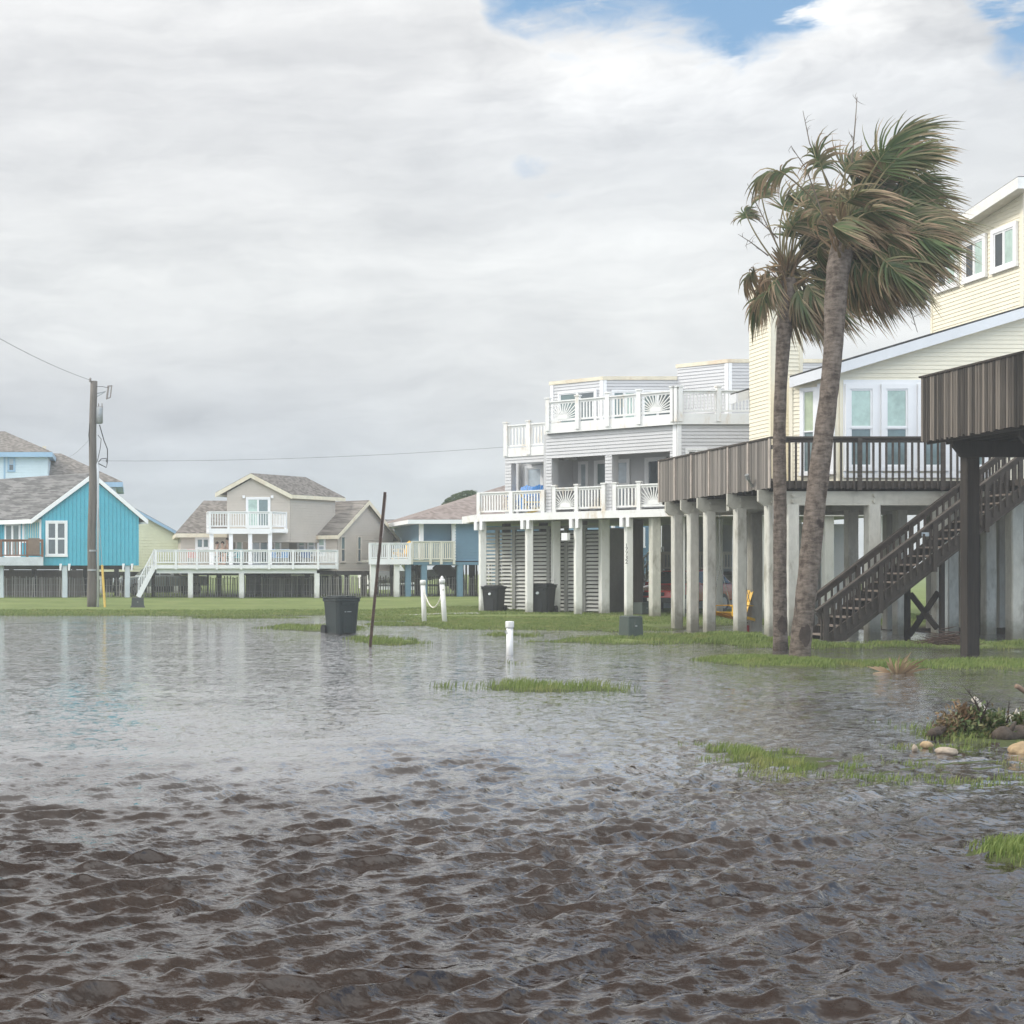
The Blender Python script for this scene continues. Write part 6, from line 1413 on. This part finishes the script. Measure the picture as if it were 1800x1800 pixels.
    for pth in dead:
        s = MB(); v = [Vector((sx(a,Y),Y+rnd.uniform(-.2,.2),sz(b,Y))) for a, b in pth]; s.tube(v, [.016*(1-.7*i/(len(v)-1)) for i in range(len(v))], 5)
        for i in range(len(v)-1):
            for _ in range(4):
                p = v[i].lerp(v[i+1], rnd.random()); d = Vector((rnd.uniform(-1,.6),rnd.uniform(-.6,.6),rnd.uniform(-.4,.9))).normalized()*rnd.uniform(.12,.35); s.tube([p,p+d*.6,p+d+wind*.06], [.006,.004,.001], 4)
        s.build('flower_stalk', mat('dry_stalk', (.12,.095,.07), .85, .2, 5), root)
rr = random.Random(5)
fr = []
def fan(n, a0, a1, l0, l1, b0, b1, dry, sway=1.0, droop=1.0, spread=72, dep=.55):
    for i in range(n):
        a = a0+(a1-a0)*(i+rr.uniform(.1,.9))/n; fr.append((a, rr.uniform(l0,l1), rr.uniform(b0,b1), max(0,min(1,rr.gauss(dry,.14))), rr.uniform(-dep,dep), spread, sway*rr.uniform(.8,1.2), droop*rr.uniform(.7,1.3)))
fan(14, 94, 60, 1.25, 1.75, .85, 1.1, .20, .75, .6, 70, .5); fan(26, 62, 20, .85, 1.4, .9, 1.2, .30, .95, .9, 76, .75); fan(28, 20, -32, .65, 1.2, .85, 1.15, .42, .95, 1.25, 80, .85); fan(18, -30, -80, .5, 1.05, .8, 1.1, .46, .8, 1.5, 80, .7)
fan(3, 128, 108, 1.0, 1.4, .5, .7, .45, 1.5, 1.2, 60, .4); fan(9, 175, 105, .35, .85, .75, 1.0, .50, 2.0, 1.5, 80, .7)
for i in range(8): fr.append((rr.uniform(-40,70), rr.uniform(.3,.7), rr.uniform(.7,1.0), .8, rr.uniform(-1.0,-.5), 75, 1.1, 1.5))
fr += [(120, 1.7, .8, .55, .1, 70, .35, 2.6),(114, 1.45, .75, .5, -.1, 70, .5, 2.0),(104, 1.2, .8, .3, -.2, 60, .9, 1.2),(74, 2.0, 1.1, .12, .0, 60, .8, .5),(80, 1.95, 1.0, .2, .2, 60, .9, .5)]
palm('taller front palm with thick trunk and fronds blown right', 28.0, [(1405,1153),(1413,1080),(1424,980),(1434,880),(1446,780),(1456,700),(1464,620),(1468,540),(1474,470),(1484,420)], [42,40,41,40,39,36,36,42,45,44], (1487,415), fr, [[(1490,300),(1500,215),(1515,165)],[(1455,330),(1425,250),(1418,190)],[(1440,380),(1415,300),(1385,260)],[(1560,480),(1595,540),(1610,585)],[(1565,470),(1600,520)]], 3)
fr = []
fan(12, 112, 48, 1.15, 2.0, .8, 1.1, .34, 1.0, .9, 76, .6); fan(8, 125, 80, .8, 1.3, .8, 1.1, .30, 1.3, .9, 74, .5); fan(14, 80, 10, .6, 1.1, .9, 1.2, .40, 1, 1.1, 74, .7); fan(14, 10, -60, .5, 1.0, .9, 1.2, .50, .9, 1.3, 74, .7); fan(6, -60, -100, .4, .8, .8, 1.0, .6, .5, 1.5)
fan(5, 205, 150, .4, .75, .6, .85, .55, .9, 2.2, 75, .4)
fr += [(122, 1.9, .55, .35, 0, 80, 1.0, 1.0),(128, 1.75, .6, .35, .2, 80, 1.2, 1.0),(186, .75, .8, .55, -.3, 70, .3, 2.6),(200, .8, .8, .45, .1, 70, .2, 2.6),(-62,.9,1.0,.5,.2,55,.5,1.2),(-70,.8,1.0,.6,-.1,50,.4,1.2)]
palm('shorter rear palm with ragged half-dead crown, left of the front palm', 32.6, [(1372,1127),(1371,1060),(1371,980),(1371,880),(1370,780),(1372,690),(1377,600),(1382,540),(1386,490)], [29,27,26,26,25,24,28,33,32], (1388,478), fr, [[(1360,430),(1335,360),(1318,320)],[(1350,450),(1320,425),(1297,412)],[(1365,420),(1340,395),(1305,372)],[(1395,540),(1420,570),(1445,600)]], 9)

# ---- windblown tree far behind the slate roof
def fartree():
    Y = 104.0; root = thing('tree', 'dark wind-swept evergreen tree rising behind the salmon roof', 'tree', (sx(806,Y),Y,.4)); cx, cz = sx(806,Y), sz(880,Y); t = MB()
    t.tube([(cx+.3,Y,.3),(cx+.1,Y,2.5),(cx,Y,4.6)], [.25,.2,.1], 8)
    for a in range(6): t.tube([(cx+.1,Y,3.2+a*.25),(cx+math.cos(a)*1.0,Y+math.sin(a*2)*.8,5.2+.3*math.sin(a))], [.08,.03], 6)
    t.build('trunk', DWOOD, root); m = MB(); m.c = []; r = random.Random(2)
    for i in range(2600):
        while True:
            u, v, w = (r.uniform(-1,1) for _ in range(3))
            if u*u+v*v+w*w < 1 and r.random() < .35+.65*(u*u+v*v+w*w): break
        p = Vector((cx+u*1.35+w*.35, Y+v*1.1, cz-.15+w*.85+.25*u)); d = Vector((1,r.uniform(-.5,.5),r.uniform(-.3,.5))).normalized()*r.uniform(.15,.35); s = Vector((0,r.uniform(-1,1),r.uniform(-1,1))).normalized()*.045
        b = len(m.v); m.v += [tuple(p-s),tuple(p+s),tuple(p+d)]; m.f.append((b,b+1,b+2)); m.m.append(0); m.c += [(0,r.uniform(0,.7),0,1)]*3
    m.build('crown', LEAF, root)
fartree()

# ---- drift: dead frond, brush piles, shrub, logs, stones
def dead_frond(label, px, py, n, sc, name='dead_frond', a0=20, a1=165):
    Y = FL*EYE/(py-CY)*.985; X = sx(px,Y); z = gz(X,Y); r = random.Random(int(px)); m = MB(); m.c = []
    for i in range(n):
        a = R(a0+(a1-a0)*i/(n-1)+r.uniform(-6,6)); L = sc*r.uniform(.6,1.1); d = Vector((math.cos(a),r.uniform(-.6,.4),math.sin(a)*.85)).normalized(); s = Vector((.02*sc*2.2*math.sin(a),.01,-.02*sc*2.2*math.cos(a))); p = Vector((X+.08*math.cos(a),Y,max(z,-.02)-.02)); b = len(m.v); tn = r.uniform(.2,1)
        m.v += [tuple(p-s*.6),tuple(p+s*.6),tuple(p+d*L*.6+s),tuple(p+d*L*.6-s),tuple(p+d*L+Vector((.06*sc,0,-.03)))]; m.f += [(b,b+1,b+2,b+3),(b+3,b+2,b+4)]; m.m += [0,0]; m.c += [(r.uniform(.75,1),tn,0,1)]*5
    o = m.build(name, LEAF); tag(o, label, 'palm frond')
dead_frond('dried tan palm frond fan lying at the edge of the grass strip', 1578, 1180, 26, .5)
def brush(label, px, py, w, h, n, seed):
    Y = FL*EYE/(py-CY)*.97; X = sx(px,Y); z = gz(X,Y); r = random.Random(seed); m = MB()
    for i in range(n):
        u = r.gauss(0,.4); c = Vector((X+u*w, Y+r.gauss(0,.25), z+abs(r.gauss(0,.4))*h*max(.1,1-abs(u)))); a = r.uniform(-.35,.5) if r.random() < .8 else r.uniform(0,1.4); d = Vector((math.cos(a)*r.choice((-1,1)),r.uniform(-.6,.6),math.sin(a)*.6))*r.uniform(.1,.3)
        m.tube([c-d,c,c+d+Vector((0,0,.02))], [.008,.012,.004], 4)
    o = m.build('brush_pile', mat('brush_wood', (.085,.055,.042), .9, .4, 8)); tag(o, label, 'brush pile')
brush('low brown heap of palm debris left of the dark deck post', 1668, 1132, .55, .32, 170, 4)
def shrub():
    Y = 15.6; X = sx(1700,Y); root = thing('shrub', 'half-dead low shrub with brown and green leaves growing among driftwood', 'shrub', (X,Y,gz(X,Y))); r = random.Random(8)
    t = MB(); l = MB(); l.c = []
    cl = [(1668,1300,.16,.20,.10),(1700,1290,.18,.25,.12),(1640,1308,.10,.10,.2),(1690,1310,.22,.12,.3),(1745,1275,.13,.14,.05),(1722,1262,.08,.10,.1),(1765,1276,.09,.10,.05),(1783,1268,.07,.08,.05),(1735,1300,.12,.10,.5),(1660,1285,.12,.16,.75),(1690,1262,.07,.12,.9)]
    for px, py, rx, rz_, dry in cl:
        c = Vector((sx(px,Y),Y+r.uniform(-.15,.15),sz(py,Y)))
        for k in range(5): t.tube([(c.x+r.uniform(-.05,.05),Y,gz(c.x,Y)-.05),(c.x+r.uniform(-.05,.05),c.y,c.z*.6),(c.x+r.uniform(-rx,rx),c.y,c.z+r.uniform(0,rz_))], [.010,.007,.003], 5)
        for i in range(420):
            u, v, w = (r.gauss(0,.5) for _ in range(3)); p = c+Vector((u*rx,v*rx,w*rz_)); p.z = max(p.z, gz(p.x,p.y)); d = Vector((r.uniform(-.6,1),r.uniform(-.7,.7),r.uniform(0,1.1))).normalized()*r.uniform(.04,.08); s = d.cross(Vector((r.uniform(-1,1),r.uniform(-1,1),r.uniform(-1,1)))).normalized()*.012
            b = len(l.v); l.v += [tuple(p-s*.4),tuple(p+d*.5-s),tuple(p+d),tuple(p+d*.5+s)]; l.f.append((b,b+1,b+2,b+3)); l.m.append(0); dr = min(1,max(0,r.gauss(dry,.22))); l.c += [(dr, min(1,max(0,r.gauss(.62 if dr < .4 else .1,.3))),0,1)]*4
    for (a, b), (c_, d_) in (((1722,1318),(1712,1222)),((1722,1318),(1702,1240)),((1700,1310),(1668,1262)),((1715,1270),(1735,1235)),((1718,1250),(1700,1215)),((1760,1290),(1772,1235)),((1690,1300),(1695,1250))):
        p, q = Vector((sx(a,Y),Y-.05,sz(b,Y))), Vector((sx(c_,Y),Y-.02,sz(d_,Y))); t.tube([p,p.lerp(q,.5)+Vector((.012,0,0)),q], [.012,.009,.003], 6)
        for i in range(7):
            v = p.lerp(q,r.uniform(.3,1)); d = Vector((r.uniform(-1,1),r.uniform(-.3,.3),r.uniform(.2,1)))*.09; t.tube([v,v+d*.5,v+d], [.004,.003,.001], 4)
    t.build('stems', mat('dead_stem', (.035,.022,.018), .9, .3, 10), root); l.build('foliage', LEAF, root)
shrub()
DRIFT = mat('driftwood_pale', (.46,.42,.36), .85, .2, 3, (4,4,4), .3, 20); DRIFD = mat('driftwood_dark', (.075,.058,.046), .9, .35, 3, (4,4,4), .4, 18)
def log(label, p, q, r0, r1, m, name='driftwood_log', knots=3):
    rr_ = random.Random(int(p[0]*97)); P, Q = Vector(p), Vector(q); n = 10; mb = MB(); pts = []; 
    for i in range(n+1):
        v = P.lerp(Q,i/n)+Vector((rr_.uniform(-.3,.3),rr_.uniform(-.3,.3),rr_.uniform(-.3,.3)))*r0; pts.append(v)
    mb.tube(pts, [(r0+(r1-r0)*i/n)*rr_.uniform(.85,1.12) for i in range(n+1)], 12)
    for i in range(knots):
        v = pts[2+i*2]; d = Vector((rr_.uniform(-.6,.6),-.3,rr_.uniform(.3,1))).normalized(); mb.tube([v,v+d*r0*1.4,v+d*r0*2.2], [r0*.4,r0*.3,r0*.1], 7)
    o = mb.build(name, m, None, True); tag(o, label, 'driftwood')
log('pale bleached branch leaning up behind the shrub', (sx(1742,15.9),15.9,sz(1262,15.9)), (sx(1712,15.95),15.95,sz(1228,15.95)), .028, .033, DRIFT, 'driftwood_branch', 0)
log('dark waterlogged driftwood log beside the shrub at right edge', (sx(1752,15.2),15.2,.05), (sx(1850,15.5),15.5,.08), .085, .09, DRIFD)
log('pale driftwood limb lying on the dark log behind the shrub', (sx(1748,15.85),15.85,.12), (sx(1840,16.2),16.2,.22), .045, .05, DRIFT)
log('dark stub of driftwood at the left foot of the shrub', (sx(1640,15.35),15.35,.05), (sx(1672,15.8),15.8,.10), .05, .045, DRIFD, 'driftwood_log', 1)
log('brown driftwood stick at the right edge beyond the shrub', (sx(1786,20),20,sz(1206,20)), (sx(1830,20),20,sz(1232,20)), .03, .045, mat('driftwood_brown',(.20,.14,.10),.9,.2,4), 'driftwood_branch', 0)
def stone(label, px, py, rx, rz_, m, Y):
    r = random.Random(int(px)); X = sx(px,Y); z = sz(py,Y); bm = bmesh.new(); bmesh.ops.create_icosphere(bm, subdivisions=3, radius=1)
    for v in bm.verts:
        n = fbm(np.array([v.co.x*1.6+px]), np.array([v.co.y*1.6+v.co.z*1.3]), 5, 3)[0]; s = .62+.8*n; v.co = Vector((v.co.x*rx*s, v.co.y*rx*.8*s, v.co.z*rz_*s))
    me = bpy.data.meshes.new('stone'); bm.to_mesh(me); bm.free(); me.materials.append(m); me.polygons.foreach_set('use_smooth',[True]*len(me.polygons)); o = bpy.data.objects.new('stone', me); COL.objects.link(o); o.location = (X,Y,z); tag(o, label, 'stone', 'stones round the shrub')
ST1 = mat('tan_stone', (.33,.24,.14), .85, .25, 6, bump=.4, bs=30); ST2 = mat('pale_stone', (.34,.28,.22), .85, .2, 6, bump=.4, bs=30)
stone('rounded tan stone at the right edge beside the dark log', 1797, 1320, .12, .085, ST1, 14.15); stone('flat pale pink stone in front of the shrub', 1664, 1321, .10, .045, ST2, 14.1); stone('small pale stone left of the flat pink stone', 1608, 1316, .03, .04, ST2, 14.3); stone('low tan stone half hidden in green leaves left of the shrub', 1630, 1310, .06, .04, ST1, 14.5); stone('pale rock behind the shrub stems', 1668, 1277, .09, .05, ST2, 15.95)
dead_frond('tiny brown leaf scrap standing in the flood below the front palm', 1388, 1206, 7, .10, 'leaf_scrap')
# ---- concrete apron at the edge of the white house lawn
def apron():
    b = MB(); a0, a1 = sx(700,55.2), sx(839,55.2); n = 16
    for i in range(n):
        xa, xb = a0+(a1-a0)*i/n, a0+(a1-a0)*(i+1)/n; za = max(gz(xa,55.0),.0)+.03; zb = max(gz(xb,55.0),.0)+.03
        b.hexa([(xa,54.7,za-.2),(xb,54.7,zb-.2),(xb,55.4,zb-.2),(xa,55.4,za-.2),(xa,54.7,za),(xb,54.7,zb),(xb,55.4,zb),(xa,55.4,za)])
    tag(b.build('path', mat('wet_concrete', (.42,.41,.38), .5, .12, 2)), kind='structure')
apron()
